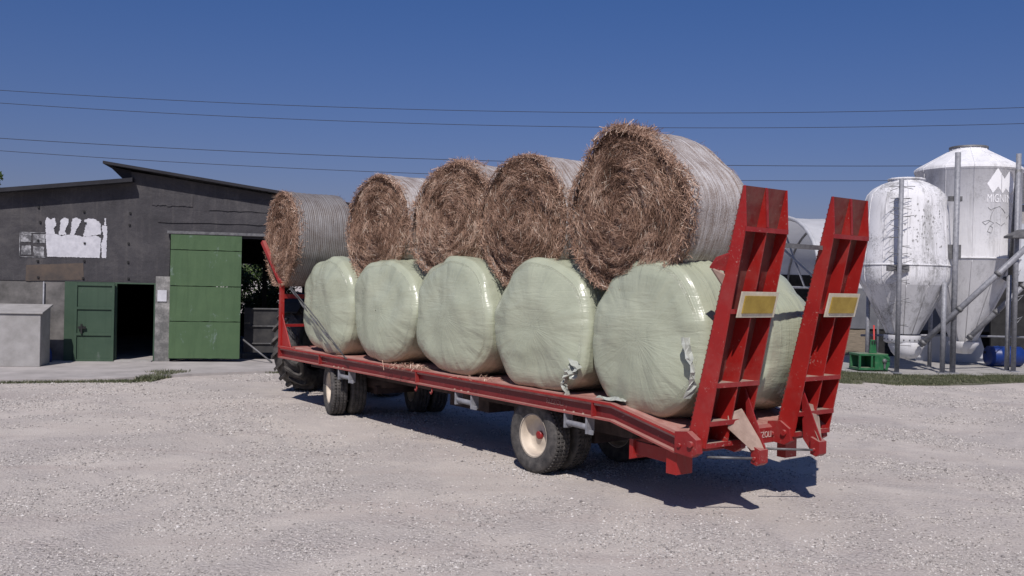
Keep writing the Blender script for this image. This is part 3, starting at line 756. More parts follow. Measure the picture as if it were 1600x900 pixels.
hay_bale(1.04, .20, 3.12, .92, 1.0, 15, 'highest and largest hay bale, beside the raised ramp', yaw=-.04, strands=36000, fray=1.4, tuft=420, tone=.40, shp=lambda t: 1+.035*math.cos(2*t)+.05*bump_(t, -1.0, .5)+.065*bump_(t, 1.30, .36)-.07*bump_(t, .62, .38)-.085*bump_(t, 2.30, .42)+.06*bump_(t, -2.75, .5)+.03*bump_(t, -.15, .4))

# loose hay on the deck, and a scrap of film
hs = MB(); rnd = random.Random(5); tint = []
for cc, nn, sp in ((TW(5.35, .13, H), 220, .18), (TW(5.1, .10, H), 90, .14), (TW(3.4, .2, H), 50, .2)):
    for k in range(nn):
        p = cc+Vector((rnd.gauss(0, sp), rnd.gauss(0, sp*.35), 0)) ; p = p+A*rnd.gauss(0, sp); p.z = H+abs(rnd.gauss(0, .018))
        d = Vector((rnd.gauss(0, 1), rnd.gauss(0, 1), rnd.gauss(0, .4))).normalized()*rnd.uniform(.03, .08); sd = d.cross(Vector((0, 0, 1))).normalized()*.004
        b0 = len(hs.v); hs.v += [tuple(p-d-sd), tuple(p-d+sd), tuple(p+d+sd), tuple(p+d-sd)]; hs.f.append([b0, b0+1, b0+2, b0+3]); hs.m.append(0); hs.sm.append(False)
        tint += [min(1, max(0, rnd.gauss(.65, .2)))]*4
hs.tint = tint
tag(hs.build('loose_hay', STRAW, recalc=False), 'wisps of loose hay lying on the red deck edge between bales', 'hay', kind='stuff')
q = MB(); rnd = random.Random(9); c0 = TW(1.05, .12, Tz(1.05)+.035)
vs = [];
for i in range(6):
    for j in range(5):
        vs.append(c0+A*(.20-.40*i/5)*-1+VD*(.14*j/4-.07)+Vector((0, 0, .03*math.sin(i*1.3)*math.sin(j*.9)+rnd.uniform(-.015, .02))))
q.add(vs, [(i*5+j, i*5+j+1, (i+1)*5+j+1, (i+1)*5+j) for i in range(5) for j in range(4)])
o = q.build('film_scrap', TORN, recalc=False); o.modifiers.new('s', 'SOLIDIFY').thickness = .004
tag(o, 'crumpled scrap of pale film on the deck where it starts to slope', 'film scrap')

# lashing strap from the front bale foot to the deck hook
q = MB(); a0 = TW(9.12, -.06, 2.10); a1 = TW(6.98, -.03, 1.02)
def strip(pa, pb, wd, tw, n=24, sagz=.04):
    vs = []; d = (pb-pa).normalized(); sx = d.cross(Vector((0, 0, 1))).normalized(); sy = d.cross(sx)
    for i in range(n+1):
        f = i/n; p = pa.lerp(pb, f)-Vector((0, 0, math.sin(PI*f)*sagz)); an = tw*f*PI
        e = (sx*math.cos(an)+sy*math.sin(an))*wd/2; vs += [p-e, p+e]
    q.add(vs, [(2*i, 2*i+1, 2*i+3, 2*i+2) for i in range(n)])
strip(a0, a1, .04, 5)
q.tube([a0+Vector((0, 0, .02)), a0.lerp(a1, .5)+Vector((0, 0, .03)), a1+A*.04], .010, 6)
o = q.build('lashing_strap', simple('strap', (.05, .05, .055), (.12, .12, .12), 10, .8, .1, 40), recalc=False)
tag(o, 'thin dark lashing strap running diagonally across the front green bale', 'strap')

# ------------------------------------------------------------------ barn
WP0 = Vector((-11.0, 23.3, 0)); WD = Vector((1, .22, 0)).normalized(); WN = Vector((WD.y, -WD.x, 0))   # WN faces the camera
def bw(x, y, out=0):                                   # photo pixel on the facade -> local (s, out, z)
    p = on_plane(x, y, WP0+WN*out, WN); d = p-WP0
    return d.dot(WD), p.z
def build_barn():
    root = empty('barn', (WP0.x, WP0.y, 0), math.atan2(WD.y, WD.x), label='dark sheet-clad farm building with green doors and low pitched roof', cat='barn')
    # local: x along wall, -y toward camera
    def wallpoly(px, name, mt, y0=0, th=.12, bevel=0, parent=root):
        pts = [bw(x, y) for x, y in px]
        q = MB(); q.prism([(s_, y0, z) for s_, z in pts], (0, th, 0)); return q.build(name, mt, parent, bevel=bevel)
    sl_ = bw(-260, 437)[0]; sr = bw(640, 400)[0]
    z_split = bw(130, 440)[1]; z_ds = bw(183, 443)[0]
    s0 = bw(0, 300)[0]
    # upper cladding
    zl = [bw(205, 286), bw(0, 302)]
    slope = (zl[0][1]-zl[1][1])/(zl[0][0]-zl[1][0])
    def zroofL(s_): return zl[0][1]+(s_-zl[0][0])*slope
    ra, rb = bw(205, 268), bw(430, 305); sr_ = (rb[1]-ra[1])/(rb[0]-ra[0])
    def zroofR(s_): return ra[1]+(s_-ra[0])*sr_
    spk = bw(205, 286)[0]; dl = bw(266, 372); dr = bw(377, 372); zt = bw(320, 371)[1]
    q = MB()
    q.prism([(sl_, 0, z_split), (dl[0], 0, z_split), (dl[0], 0, zt), (sr, 0, zt), (sr, 0, zroofR(sr)), (spk, 0, zroofR(spk)), (spk, 0, zroofL(spk)), (sl_, 0, zroofL(sl_))], (0, .12, 0))
    q.build('clad_wall', BARN, root)
    # sheet laps on the cladding (felt courses), slightly proud
    rnd = random.Random(3)
    for zz, sa, sb in ((zt+.36, dl[0]-.3, sr), (zt+.78, spk+.5, dl[1] if False else spk+1.5), (zt+.70, spk+1.9, sr-1.2)):
        q = MB(); n = 26; top = []; bot = []
        for i in range(n+1):
            s_ = sa+(sb-sa)*i/n; top.append((s_, -.004, zz+.02*rnd.random()+.30)); bot.append((s_, -.010-.008*rnd.random(), zz+.018*rnd.uniform(-1, 1)))
        vs = top+bot
        q.add(vs, [(i, i+1, n+1+i+1, n+1+i) for i in range(n)]); o = q.build('felt_lap', BARN, root, recalc=False)
        o.modifiers.new('s', 'SOLIDIFY').thickness = .008
    wa = None
    for zz in (z_split+.1, z_split+.5, z_split+1.0, z_split+1.45, z_split+1.8):
        s_ = sl_+.3
        while s_ < dl[0]-.2:
            if wa is None: wa = MB().box((0, 0, 0), (.045, .03, .045)).build('fixing_washer', BLACK, root); wo_ = wa
            else: wo_ = wa.copy(); COL.objects.link(wo_); wo_.parent = root
            wo_.location = (s_+rnd.uniform(-.03, .03), -.022, zz+rnd.uniform(-.04, .04)); s_ += 1.05
    # lower walls
    gx0, gx1 = bw(100, 500)[0], bw(118, 500)[0]; d0, d1 = bw(182, 500)[0], bw(240, 500)[0]; p1 = dl[0]
    q = MB(); q.bb(sl_, gx0, .02, .14, 0, z_split); q.build('concrete_wall', CONC_D, root)
    q = MB(); q.bb(gx0+.002, d0-.05, .0, .1, 0, z_split-.003); q.build('green_panel', GD2, root)
    zp = bw(254, 432)[1]
    q = MB(); q.bb(d1+.04, p1+.05, -.06, .16, 0, zp); q.bb(d1, p1+.05, -.04, .1, zp+.002, z_split+.02) if zp < z_split else None
    q.build('pillar', PLAST, root, bevel=.01)
    zl_ = bw(210, 444)[1]
    q = MB(); q.bb(d0-.05, d0, -.02, .10, 0, zl_); q.bb(d1, d1+.04, -.02, .10, 0, zl_); q.bb(d0-.05, d1+.04, -.02, .10, zl_, z_split-.002); q.build('door_frame', GD2, root, bevel=.004)
    q = MB(); q.bb(d0, d1, -.25, .25, 0, .09); q.build('door_step', CONC, root, bevel=.01)
    # notice on the pillar, pipe
    a_, b_ = bw(247, 453), bw(261, 471); q = MB(); q.bb(a_[0], b_[0], -.085, -.062, b_[1], a_[1]); q.build('notice', WHITEP, root)
    sp_ = bw(69, 440)[0]; q = MB(); q.tube([(sp_, -.03, z_split-.02), (sp_, -.03, .1)], .02, 8); q.build('drain_pipe', STEEL, root)
    # small open door leaf, folded back against the wall
    x0, x1, zt2, zb2 = bw(119, 442)[0], bw(181, 442)[0], bw(150, 442)[1], bw(150, 565)[1]
    lf = empty('green_door', (0, 0, 0)); lf.parent = root
    q = MB(); q.bb(x0, x1, -.10, -.075, zb2, zt2); q.build('panel', GD2, lf)
    q = MB(); hh = zt2-zb2
    for f in (0.02, .35, .68, .98): z_ = zb2+hh*f; q.bb(x0, x1, -.135, -.101, z_-.03, z_+.03)
    for s_ in (x0+.03, x1-.03): q.bb(s_-.03, s_+.03, -.134, -.1005, zb2+.07, zt2-.07) if False else q.bb(s_-.03, s_+.03, -.139, -.102, zb2, zt2)
    q.build('frame', GD2, lf)
    q = MB(); q.bb(x0+.10, x0+.28, -.17, -.14, zb2+hh*.42, zb2+hh*.45); q.bb(x0+.16, x0+.20, -.18, -.14, zb2+hh*.36, zb2+hh*.48); q.build('latch', BLACK, lf)
    # large sliding green door in three broad sheets
    X0_, X1_ = bw(267, 450)[0], bw(377, 450)[0]; Zt, Zb = bw(320, 368)[1], bw(320, 560)[1]
    lf = empty('sliding_door', (0, 0, 0)); lf.parent = root
    cuts = [Zb, Zb+(Zt-Zb)*.30, Zb+(Zt-Zb)*.585, Zb+(Zt-Zb)*.875, Zt]
    for k in range(4):
        q = MB(); n = 14; z0_, z1_ = cuts[k]+.008, cuts[k+1]-.004; vs = []
        rr = random.Random(k)
        for i in range(n+1):
            s_ = X0_+(X1_-X0_)*i/n
            vs += [(s_, -.17-.012*rr.random(), z0_+(.012*rr.random())), (s_, -.185-.008*rr.random(), z1_)]
        q.add(vs, [(2*i, 2*i+2, 2*i+3, 2*i+1) for i in range(n)], 0, False)
        o = q.build('sheet_panel', GD1, lf, recalc=False); o.modifiers.new('s', 'SOLIDIFY').thickness = .02
    q = MB(); q.bb(X0_, X1_, -.150, -.10, Zb, Zb+.06); q.bb(X0_, X1_, -.15, -.10, Zt-.06, Zt); q.bb(X0_, X0_+.06, -.15, -.1, Zb+.061, Zt-.061); q.bb(X1_-.06, X1_, -.15, -.1, Zb+.061, Zt-.061)
    q.build('door_frame', GD2, lf)
    q = MB(); q.bb(X0_-.1, X1_+2.4, -.14, -.06, Zt+.02, Zt+.09); q.build('sliding_rail', STEEL_D, root)
    # peeled poster: irregular white areas
    def poly(px, name, mt, o_=.012, jit=.55):
        px2 = []
        for (xa, ya), (xb, yb) in zip(px, px[1:]+px[:1]):
            n_ = max(1, int(math.hypot(xb-xa, yb-ya)/1.4))
            for i_ in range(n_): f_ = i_/n_; px2.append((xa+(xb-xa)*f_+rnd.uniform(-jit, jit)*(i_ > 0), ya+(yb-ya)*f_+rnd.uniform(-jit, jit)*(i_ > 0)))
        px = px2
        q = MB(); q.prism([(bw(x, y)[0], -o_, bw(x, y)[1]) for x, y in px], (0, .008, 0)); return q.build(name, mt, root)
    poly([(71, 366), (74, 401), (156, 403), (158, 372), (150, 368), (130, 370), (112, 366), (96, 369), (84, 364)], 'torn_poster', WHITEP)
    for pl in ([(72, 366), (71, 345), (74, 339), (79, 343), (86, 340), (88, 352), (84, 358), (86, 366)], [(92, 367), (95, 344), (100, 340), (108, 342), (106, 352), (102, 360), (104, 367)],
               [(110, 367), (113, 342), (120, 340), (128, 344), (124, 352), (118, 362), (116, 368)], [(130, 370), (134, 352), (132, 344), (138, 341), (150, 343), (157, 349), (158, 366), (146, 368)],
               [(160, 403), (158, 382), (162, 370), (159, 356), (161, 352), (168, 354), (167, 375), (166, 404)], [(163, 352), (164, 341), (166, 341), (166, 352)]):
        poly(pl, 'torn_poster', WHITEP, .015, .8)
    for pl in ([(32, 364), (49, 365), (49, 378), (33, 378)], [(52, 366), (70, 366), (70, 380), (52, 379)], [(34, 384), (48, 383), (49, 398), (33, 398)], [(52, 385), (69, 386), (69, 401), (53, 400)]):
        poly(pl, 'faded_print', GREYP, .011)
    fr = MB()
    for (xa, ya, xb, yb) in ((31, 362, 71, 364), (31, 400, 71, 402)): 
        (s1, z1), (s2, z2) = bw(xa, ya), bw(xb, yb); fr.bb(s1, s2, -.012, -.002, min(z1, z2)-.008, min(z1, z2)+.008)
    s1 = bw(31, 380)[0]; fr.bb(s1-.008, s1+.008, -.011, -.003, bw(31, 400)[1], bw(31, 363)[1]); fr.build('print_outline', GREYP, root)
    poly([(41, 414), (130, 411), (131, 437), (40, 439)], 'brown_board', PATCH, .006, .3)
    # roofs with overhang, running back
    back = 11; ov = .32
    def slab(s1, z1, s2, z2, th, name, y0=-ov):
        q = MB(); q.prism([(s1, y0, z1), (s2, y0, z2), (s2, y0, z2+th), (s1, y0, z1+th)], (0, back+ov+.3, 0)); return q.build(name, ROOFM, root)
    slab(sl_-.4, zroofL(sl_-.4)-.0, spk+.08, zroofL(spk+.08), .10, 'lower_roof')
    st_ = bw(176, 262); sp2 = spk-.62
    slab(sp2, zroofR(sp2)+.06, sr+.5, zroofR(sr+.5)+.02, .07, 'upper_roof')
    q = MB(); q.prism([(sp2+.1, .02, zroofR(sp2+.1)+.04), (spk+.0, .02, zroofR(spk)+.02), (spk+.0, .02, zroofL(spk)-.1)], (0, 3, 0)); q.build('roof_edge', ROOFM, root)
    # shell: side, back wall with wide opening, floor, inner post
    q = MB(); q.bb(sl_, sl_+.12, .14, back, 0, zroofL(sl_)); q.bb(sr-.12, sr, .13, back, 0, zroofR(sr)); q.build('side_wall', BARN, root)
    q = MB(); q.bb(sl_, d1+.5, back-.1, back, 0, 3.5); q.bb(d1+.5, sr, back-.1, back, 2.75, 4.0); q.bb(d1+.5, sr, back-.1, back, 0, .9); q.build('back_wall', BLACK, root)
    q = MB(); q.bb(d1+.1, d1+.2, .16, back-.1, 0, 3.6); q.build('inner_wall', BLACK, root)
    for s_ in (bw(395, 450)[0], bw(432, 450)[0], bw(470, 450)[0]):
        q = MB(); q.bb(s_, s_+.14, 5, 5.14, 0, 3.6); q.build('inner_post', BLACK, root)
    return root, sr, zt
barn, barn_sr, barn_zt = build_barn()
def barn_obj(name, label, cat, **k):
    return empty(name, (WP0.x, WP0.y, 0), math.atan2(WD.y, WD.x), label=label, cat=cat, **k)
# gate inside the wide opening
gt = barn_obj('cattle_gate', 'dark board gate with three pale rails inside the wide barn opening', 'gate')
s0, s1 = bw(379, 500)[0], bw(560, 500)[0]
q = MB(); q.bb(s0, s1, .62, .66, .25, bw(400, 484, -.6)[1]+.05); q.build('boards', simple('black_boards', (.02, .02, .022), (.05, .048, .045), 3, .8, .3, 20), gt)
for y_ in (483, 510, 537):
    z = bw(415, y_, -.55)[1]; q = MB(); q.tube([(bw(391, y_)[0], .58, z), (s1, .58, z+.02)], .016, 8); q.build('rail', STEEL_D, gt)
po = MB(); pa = WP0+WD*bw(373, 526)[0]+WN*-.1; pa.z = bw(373, 526)[1]; pb = WP0+WD*bw(426, 563)[0]+WN*.45; pb.z = .08
po.tube([pa, pb], .025, 8); tag(po.build('leaning_pole', STEEL_D), 'thin grey pole leaning at the foot of the sliding green door', 'pole')

# apron
ap = MB()
zf = .06
ap.prism([(-24, 18.3, -.02), (gnd(0, 598).x, gnd(0, 598).y, -.02), (gnd(180, 595).x, gnd(180, 595).y, -.02), (gnd(300, 588).x, gnd(300, 588).y, -.02), (gnd(455, 582).x, gnd(455, 582).y, -.02), (-1, 24.2, -.02), (0, 40, -.02), (-24, 40, -.02)], (0, 0, .02+zf))
tag(ap.build('pavement', simple('apron_concrete', (.31, .29, .275), (.44, .41, .39), 1.3, .9, .3, 40, detail=9)), kind='structure')

# pale box in front of the wall
bx = empty('storage_box', gnd(40, 573)*1, math.atan2(WD.y, WD.x), label='pale grey box with sloping lid against the barn wall at the left edge', cat='box')
bx.location.z = 0
bxr = gnd(62, 573, .06); Lb = bx.location
def bl(p): q = Vector(p)-Lb; return q.dot(WD), -q.dot(WN)
xr, yf = bl(bxr); zt_f = on_plane(62, 491, Vector(bxr), WN).z
q = MB(); q.prism([(xr-1.7, yf, .06), (xr-1.7, yf+.85, .06), (xr-1.7, yf+.85, zt_f+.16), (xr-1.7, yf, zt_f)], (1.7, 0, 0)); q.build('body', CONC_L, bx, bevel=.012)
q = MB(); q.prism([(xr-1.74, yf-.04, zt_f+.002), (xr-1.74, yf+.87, zt_f+.17), (xr-1.74, yf+.87, zt_f+.21), (xr-1.74, yf-.04, zt_f+.04)], (1.79, 0, 0)); q.build('lid', CONC_L, bx, bevel=.008)
# blue bottles in the box's shade
for k in range(2):
    p = on_plane(77, 553-12*k, WP0+WN*.3, WN)
    if k == 0:
        q = MB(); q.lathe([(.001, 0), (.055, 0), (.06, .03), (.06, .24), (.03, .31), (.025, .34), (.001, .34)], (0, 0, 0), n=16)
        o = q.build('water_bottle', BLUE); o.location = (p.x, p.y, zf); tag(o, 'small blue bottle on the concrete between box and wall', 'bottle')

# ------------------------------------------------------------------ vegetation
def leafmass(mb, tint, c, r, n, ls, rnd, flat=.8):
    for k in range(n):
        d = Vector((rnd.gauss(0, 1), rnd.gauss(0, 1), rnd.gauss(0, 1))).normalized()*(rnd.random()**.4)
        p = Vector(c)+Vector((d.x*r, d.y*r, d.z*r*flat))
        a = Vector((rnd.gauss(0, 1), rnd.gauss(0, 1), rnd.gauss(0, 1))).normalized(); b = a.orthogonal().normalized()
        l = ls*rnd.uniform(.6, 1.4); b0 = len(mb.v)
        mb.v += [tuple(p-a*l), tuple(p+b*l*.5), tuple(p+a*l), tuple(p-b*l*.5)]; mb.f.append([b0, b0+1, b0+2, b0+3]); mb.m.append(0); mb.sm.append(False)
        t = min(1, max(0, rnd.gauss(.45, .2)+d.z*.1)); tint += [t]*4
def tree(name, loc, hgt, cr, seed, label, cat='tree', ncl=26, nl=90, ls=.12, group=None):
    rnd = random.Random(seed); root = empty(name, loc, label=label, cat=cat, group=group)
    q = MB(); th = hgt*.55; q.tube([(0, 0, 0), (.05*hgt*.3, 0, th*.5), (0, .03, th), (.1, 0, hgt*.85)], .1, 8, rs=[.035*hgt, .028*hgt, .02*hgt, .006*hgt])
    for k in range(7):
        a = rnd.uniform(0, 6.28); q.tube([(0, 0, th*rnd.uniform(.5, 1)), (cr*.6*math.cos(a), cr*.6*math.sin(a), th*1.1+rnd.uniform(0, hgt*.25))], .03, 6, rs=[.014*hgt, .004*hgt])
    q.build('trunk', BARK, root)
    m_ = MB(); tint = []
    for k in range(ncl):
        a = rnd.uniform(0, 6.28); rr = cr*math.sqrt(rnd.random())*.85; z = hgt*rnd.uniform(.35, .95); sc = 1-.5*abs(z/hgt-.62)/.33
        leafmass(m_, tint, (rr*sc*math.cos(a), rr*sc*math.sin(a), z), cr*rnd.uniform(.22, .40), nl, ls, rnd)
    m_.tint = tint; m_.build('crown', LEAF, root, recalc=False)
    return root
def toploc(x, y, Y, h): p = at(x, y, Y); return Vector((p.x, p.y, 0)), p.z
p, zt_ = toploc(-31, 276, 40, 0); tree('tree', p, zt_/.95, 1.5, 2, 'leafy tree crown just showing over the barn roof at the left edge', ls=.10)
p, zt_ = toploc(1157, 262, 48, 0); tree('tree', p, zt_/1.0, 1.3, 7, 'dark tree top peeking out behind the highest hay bale', ls=.12)
# shrubs visible through the open back of the barn
for k, (x, Y) in enumerate(((392, 37), (418, 38.5), (446, 36.8))):
    pp = at(x, 470, Y); rnd = random.Random(40+k); root = empty('shrub', (pp.x, pp.y, 0), label=['bushy shrub seen through the dark barn opening next to the green sliding door', 'shrub seen through the middle of the dark barn opening', 'shrub seen through the barn opening right beside the red headboard post'][k], cat='shrub', group='shrubs seen through the barn')
    q = MB(); q.tube([(0, 0, 0), (.1, 0, 1.2)], .06, 6); q.build('trunk', BARK, root)
    m_ = MB(); tint = []
    for j in range(40): leafmass(m_, tint, (rnd.uniform(-.9, .9), rnd.uniform(-.6, .6), rnd.uniform(.3, 3.0)), .45, 110, .07, rnd)
    m_.tint = tint; m_.build('crown', LEAF, root, recalc=False)

GRASSM = LEAF.copy(); GRASSM.name = 'dry_grass'
for nd in GRASSM.node_tree.nodes:
    if nd.type == 'VALTORGB':
        for e, cc in zip(nd.color_ramp.elements, ((.05, .06, .03), (.10, .115, .06), (.24, .22, .14))): e.color = (*cc, 1)
def grass(name, pts, n, seed, label, hmin=.03, hmax=.10, z0=0.0):
    rnd = random.Random(seed); m_ = MB(); tint = []
    for k in range(n):
        # pts: list of (center, rx, ry, weight)
        c, rx, ry = rnd.choice(pts)
        p = Vector(c)+Vector((rnd.uniform(-1, 1)*rx, rnd.gauss(0, .5)*ry, 0)); p.z = z0
        h = rnd.uniform(hmin, hmax); d = Vector((rnd.gauss(0, .4), rnd.gauss(0, .4), 1))*h; w_ = Vector((rnd.uniform(-1, 1), rnd.uniform(-1, 1), 0)).normalized()*h*.14
        b0 = len(m_.v); m_.v += [tuple(p-w_), tuple(p+w_), tuple(p+d)]; m_.f.append([b0, b0+1, b0+2]); m_.m.append(0); m_.sm.append(False)
        tint += [min(1, max(0, rnd.gauss(.42, .25)))]*3
    m_.tint = tint; o = m_.build(name, GRASSM, recalc=False); tag(o, label, 'grass', kind='stuff'); return o
pl = []
for x, y in ((240, 592), (255, 589), (262, 587), (250, 585), (280, 585), (232, 594)): pl.append((gnd(x, y), .22, .35))
grass('weeds', pl, 2600, 1, 'dark weed clump at the pavement edge in front of the small door', .04, .12)
pl = []
for x in range(330, 460, 7): pl.append((gnd(x, 583-.0*x), .16, .10))
for x in range(2, 230, 9): pl.append((gnd(x, 599-.012*x), .16, .10))
for x in range(150, 215, 8): pl.append((gnd(x, 597), .16, .22))
grass('weeds', pl, 4200, 2, 'thin line of weeds along the pavement edge in front of the barn', .02, .07)

# ------------------------------------------------------------------ right side yard
pad = MB()
pr = [gnd(1322, 582), gnd(1400, 585.5), gnd(1470, 587.5), gnd(1600, 587), gnd(1750, 588)]
pad.prism([Vector((p.x, p.y, -.02)) for p in pr]+[Vector((26, 40, -.02)), Vector((8, 40, -.02))], (0, 0, .06))
tag(pad.build('silo_pavement', CONC), kind='structure')
pl = []
for x in range(1318, 1660, 7):
    f = (x-1318)/340
    for k in range(3):
        yy = 585+2*math.sin(f*5)+k*3.4+ (5 if x > 1400 else 2)*f; pl.append((gnd(x, yy), .2, .22))
gs = MB(); e0 = [gnd(1300, 597), gnd(1340, 597.5), gnd(1400, 600), gnd(1450, 603), gnd(1520, 602), gnd(1600, 598), gnd(1750, 594)]
e1 = [gnd(1750, 585), gnd(1600, 586), gnd(1470, 586), gnd(1400, 584), gnd(1340, 580), gnd(1300, 579)]
gs.add([Vector((p.x, p.y, .004)) for p in e0+e1], [tuple(range(len(e0)+len(e1)))])
tag(gs.build('grass_verge', simple('verge_soil', (.075, .075, .045), (.15, .14, .095), 3, .95, .5, 30)), kind='structure')
rnd = random.Random(4); pg = []
for k in range(240):
    x = rnd.uniform(1305, 1700); f = (x-1305)/395; lo = 598+4*math.sin(PI*min(1, f*1.6)); pg.append((gnd(x, rnd.uniform(586 if x > 1395 else 581, lo)), .25, .2))
grass('grass', pg, 42000, 3, 'green grass strip between the gravel yard and the silos', .02, .07)

def feed_silo(name, label, cx, Y, prof, legs, shell, boot=None, seams=12):
    c_ = at(cx, 400, Y); root = empty(name, (c_.x, c_.y, 0), label=label, cat='silo', group='white feed silos')
    sc = Y/FP
    def Z(y): return at(cx, y, Y).z
    body = [(r*sc, Z(y)) for r, y in prof['body']]; cone = [(r*sc, Z(y)) for r, y in prof['cone']]
    q = MB(); q.lathe(body, n=48); q.build('shell', shell, root)
    q = MB(); q.lathe(cone, n=48); q.build('hopper', shell, root)
    # ribs along joints
    for r, y in prof['rings']:
        q = MB(); z = Z(y); rr = r*sc; q.lathe([(rr, z-.025), (rr+.025, z-.02), (rr+.025, z+.02), (rr, z+.025)], n=48); q.build('ring', shell, root)
    # vertical lap seams on shell
    q = MB()
    for k in range(seams):
        a = 2*PI*(k+.35)/seams; pts = [Vector(((r+.004)*math.cos(a), (r+.004)*math.sin(a), z)) for r, z in body if r > .3]
        q.tube(pts, .012, 5)
        pts = [Vector(((r+.003)*math.cos(a), (r+.003)*math.sin(a), z)) for r, z in cone]; q.tube(pts, .010, 5)
    q.build('seam', shell, root)
    for (lx, ly, ztop, r) in legs:                     # leg foot px on ground, pixel height of top
        g_ = gnd(lx, ly, .04); p0 = Vector((g_.x-c_.x, g_.y-c_.y, .04)); zt3 = at(lx, ztop, g_.y).z
        q = MB(); q.tube([p0, Vector((p0.x, p0.y, zt3))], r, 12); q.box((p0.x, p0.y, .05), (r*3.4, r*3.4, .02)); q.build('leg', STEEL, root)
    return root, c_, Z, sc
silo1, c1, Z1, sc1 = feed_silo('feed_silo', 'shorter white feed silo with tapered shell and round grey hopper, nearest the red ramps', 1413, 26.9,
    dict(body=[(.2, 278), (24, 279), (26, 282), (26, 285), (36, 289), (48, 296), (56, 305), (59, 314), (61, 330), (66, 400), (67.5, 420), (67.5, 430), (66, 438), (63, 445)],
         cone=[(63, 445), (60, 450), (24, 521)], rings=[(67, 415), (26, 281)]),
    [(1401, 583, 280, .065), (1354, 574, 445, .055), (1472, 583, 440, .07)], SILO)
q = MB(); zc = Z1(523)
q.lathe([(27*sc1, zc), (27*sc1, zc-.20), (24*sc1, zc-.24)], n=32); q.build('collar', SILO2, silo1)
q = MB(); q.lathe([(26*sc1, zc-.20), (26.5*sc1, zc-.30), (22*sc1, zc-.50), (15*sc1, zc-.66), (.02, zc-.70)], (.10, -.05, 0), n=32); q.build('boot', SILO2, silo1)
q = MB()
for k in range(20):
    a = 2*PI*k/20; q.box((27.3*sc1*math.cos(a), 27.3*sc1*math.sin(a), zc-.13), (.03, .03, .03))
q.build('bolts', STEEL_D, silo1)
silo2, c2, Z2, sc2 = feed_silo('feed_silo', 'taller white feed silo with conical top and faded mountain logo at the right edge', 1509, 28.8,
    dict(body=[(.2, 230), (24, 231), (27, 233), (27, 237), (30, 238), (72, 262), (77, 266), (77, 271), (75.5, 272), (75.5, 400), (75, 408)],
         cone=[(75, 408), (73, 412), (17, 535)], rings=[(76, 269), (75.6, 405)]),
    [(1488, 583, 238, .078), (1583, 580.6, 240, .072), (1573, 579, 430, .07), (1452, 574, 440, .06)], SILO2)
q = MB(); q.lathe([(22*sc2, Z2(533)), (22*sc2, Z2(537)), (12*sc2, Z2(552)), (.02, Z2(553))], (0, 0, 0), n=28); q.build('boot', SILO2, silo2)
q = MB(); q.lathe([(28*sc2, Z2(233)), (28*sc2, Z2(230)), (.01, Z2(229))], n=28); q.build('lid', STEEL_D, silo2)
# logo and letters wrapped on the shell (x offset s along the arc from the camera-facing line)
face_a = math.atan2(-c2.y, -c2.x)
RS = 75.5*sc2+.006
def wrap(parent, px, py, scl, pts, fs, name, mt, Zf, c_, sc, cx, R):
    vs = []
    for (x, y) in pts:
        X = px+x*scl; yy = py-y*scl
        s_ = (X-cx)*sc; s_ = max(-R*.985, min(R*.985, s_)); a = face_a+math.asin(s_/R)
        vs.append((R*math.cos(a), R*math.sin(a), Zf(yy)))
    n = len(vs); m_ = MB()
    m_.add(vs, fs); return m_.build(name, mt, parent, recalc=False)
def dense(poly, n=5):
    out = []
    for i in range(len(poly)):
        a, b = poly[i], poly[(i+1) % len(poly)]
        for k in range(n): f = k/n; out.append((a[0]+(b[0]-a[0])*f, a[1]+(b[1]-a[1])*f))
    return out
def grid_poly(poly, name, mt):
    # raster the outline into small quads so that it follows the curved shell
    xs = [p[0] for p in poly]; ys = [p[1] for p in poly]; st_ = .75
    def inside(x, y):
        c_ = False; n = len(poly)
        for i in range(n):
            x1, y1 = poly[i]; x2, y2 = poly[(i+1) % n]
            if (y1 > y) != (y2 > y) and x < (x2-x1)*(y-y1)/(y2-y1)+x1: c_ = not c_
        return c_
    pts = []; fs = []; x = min(xs)
    while x < max(xs):
        y = min(ys)
        while y < max(ys):
            if inside(x+st_/2, y+st_/2):
                b0 = len(pts); pts += [(x, -y), (x+st_, -y), (x+st_, -(y+st_)), (x, -(y+st_))]; fs.append((b0, b0+1, b0+2, b0+3))
            y += st_
        x += st_
    return wrap(silo2, 0, 0, 1, pts, fs, name, mt, Z2, c2, sc2, 1509, RS)
grid_poly([(1535, 295), (1549, 271), (1558, 287), (1564, 275), (1573, 297), (1566, 309), (1560, 301), (1556, 309), (1550, 299), (1543, 309)], 'logo', LOGO)
vs, fs = text_mesh('MIGNINI', 15, 0)
wrap(silo2, 1553, 317, 1.0, [(v.x*.62, v.y*1.15) for v in vs], fs, 'lettering', LOGO, Z2, c2, sc2, 1509, RS+.004)
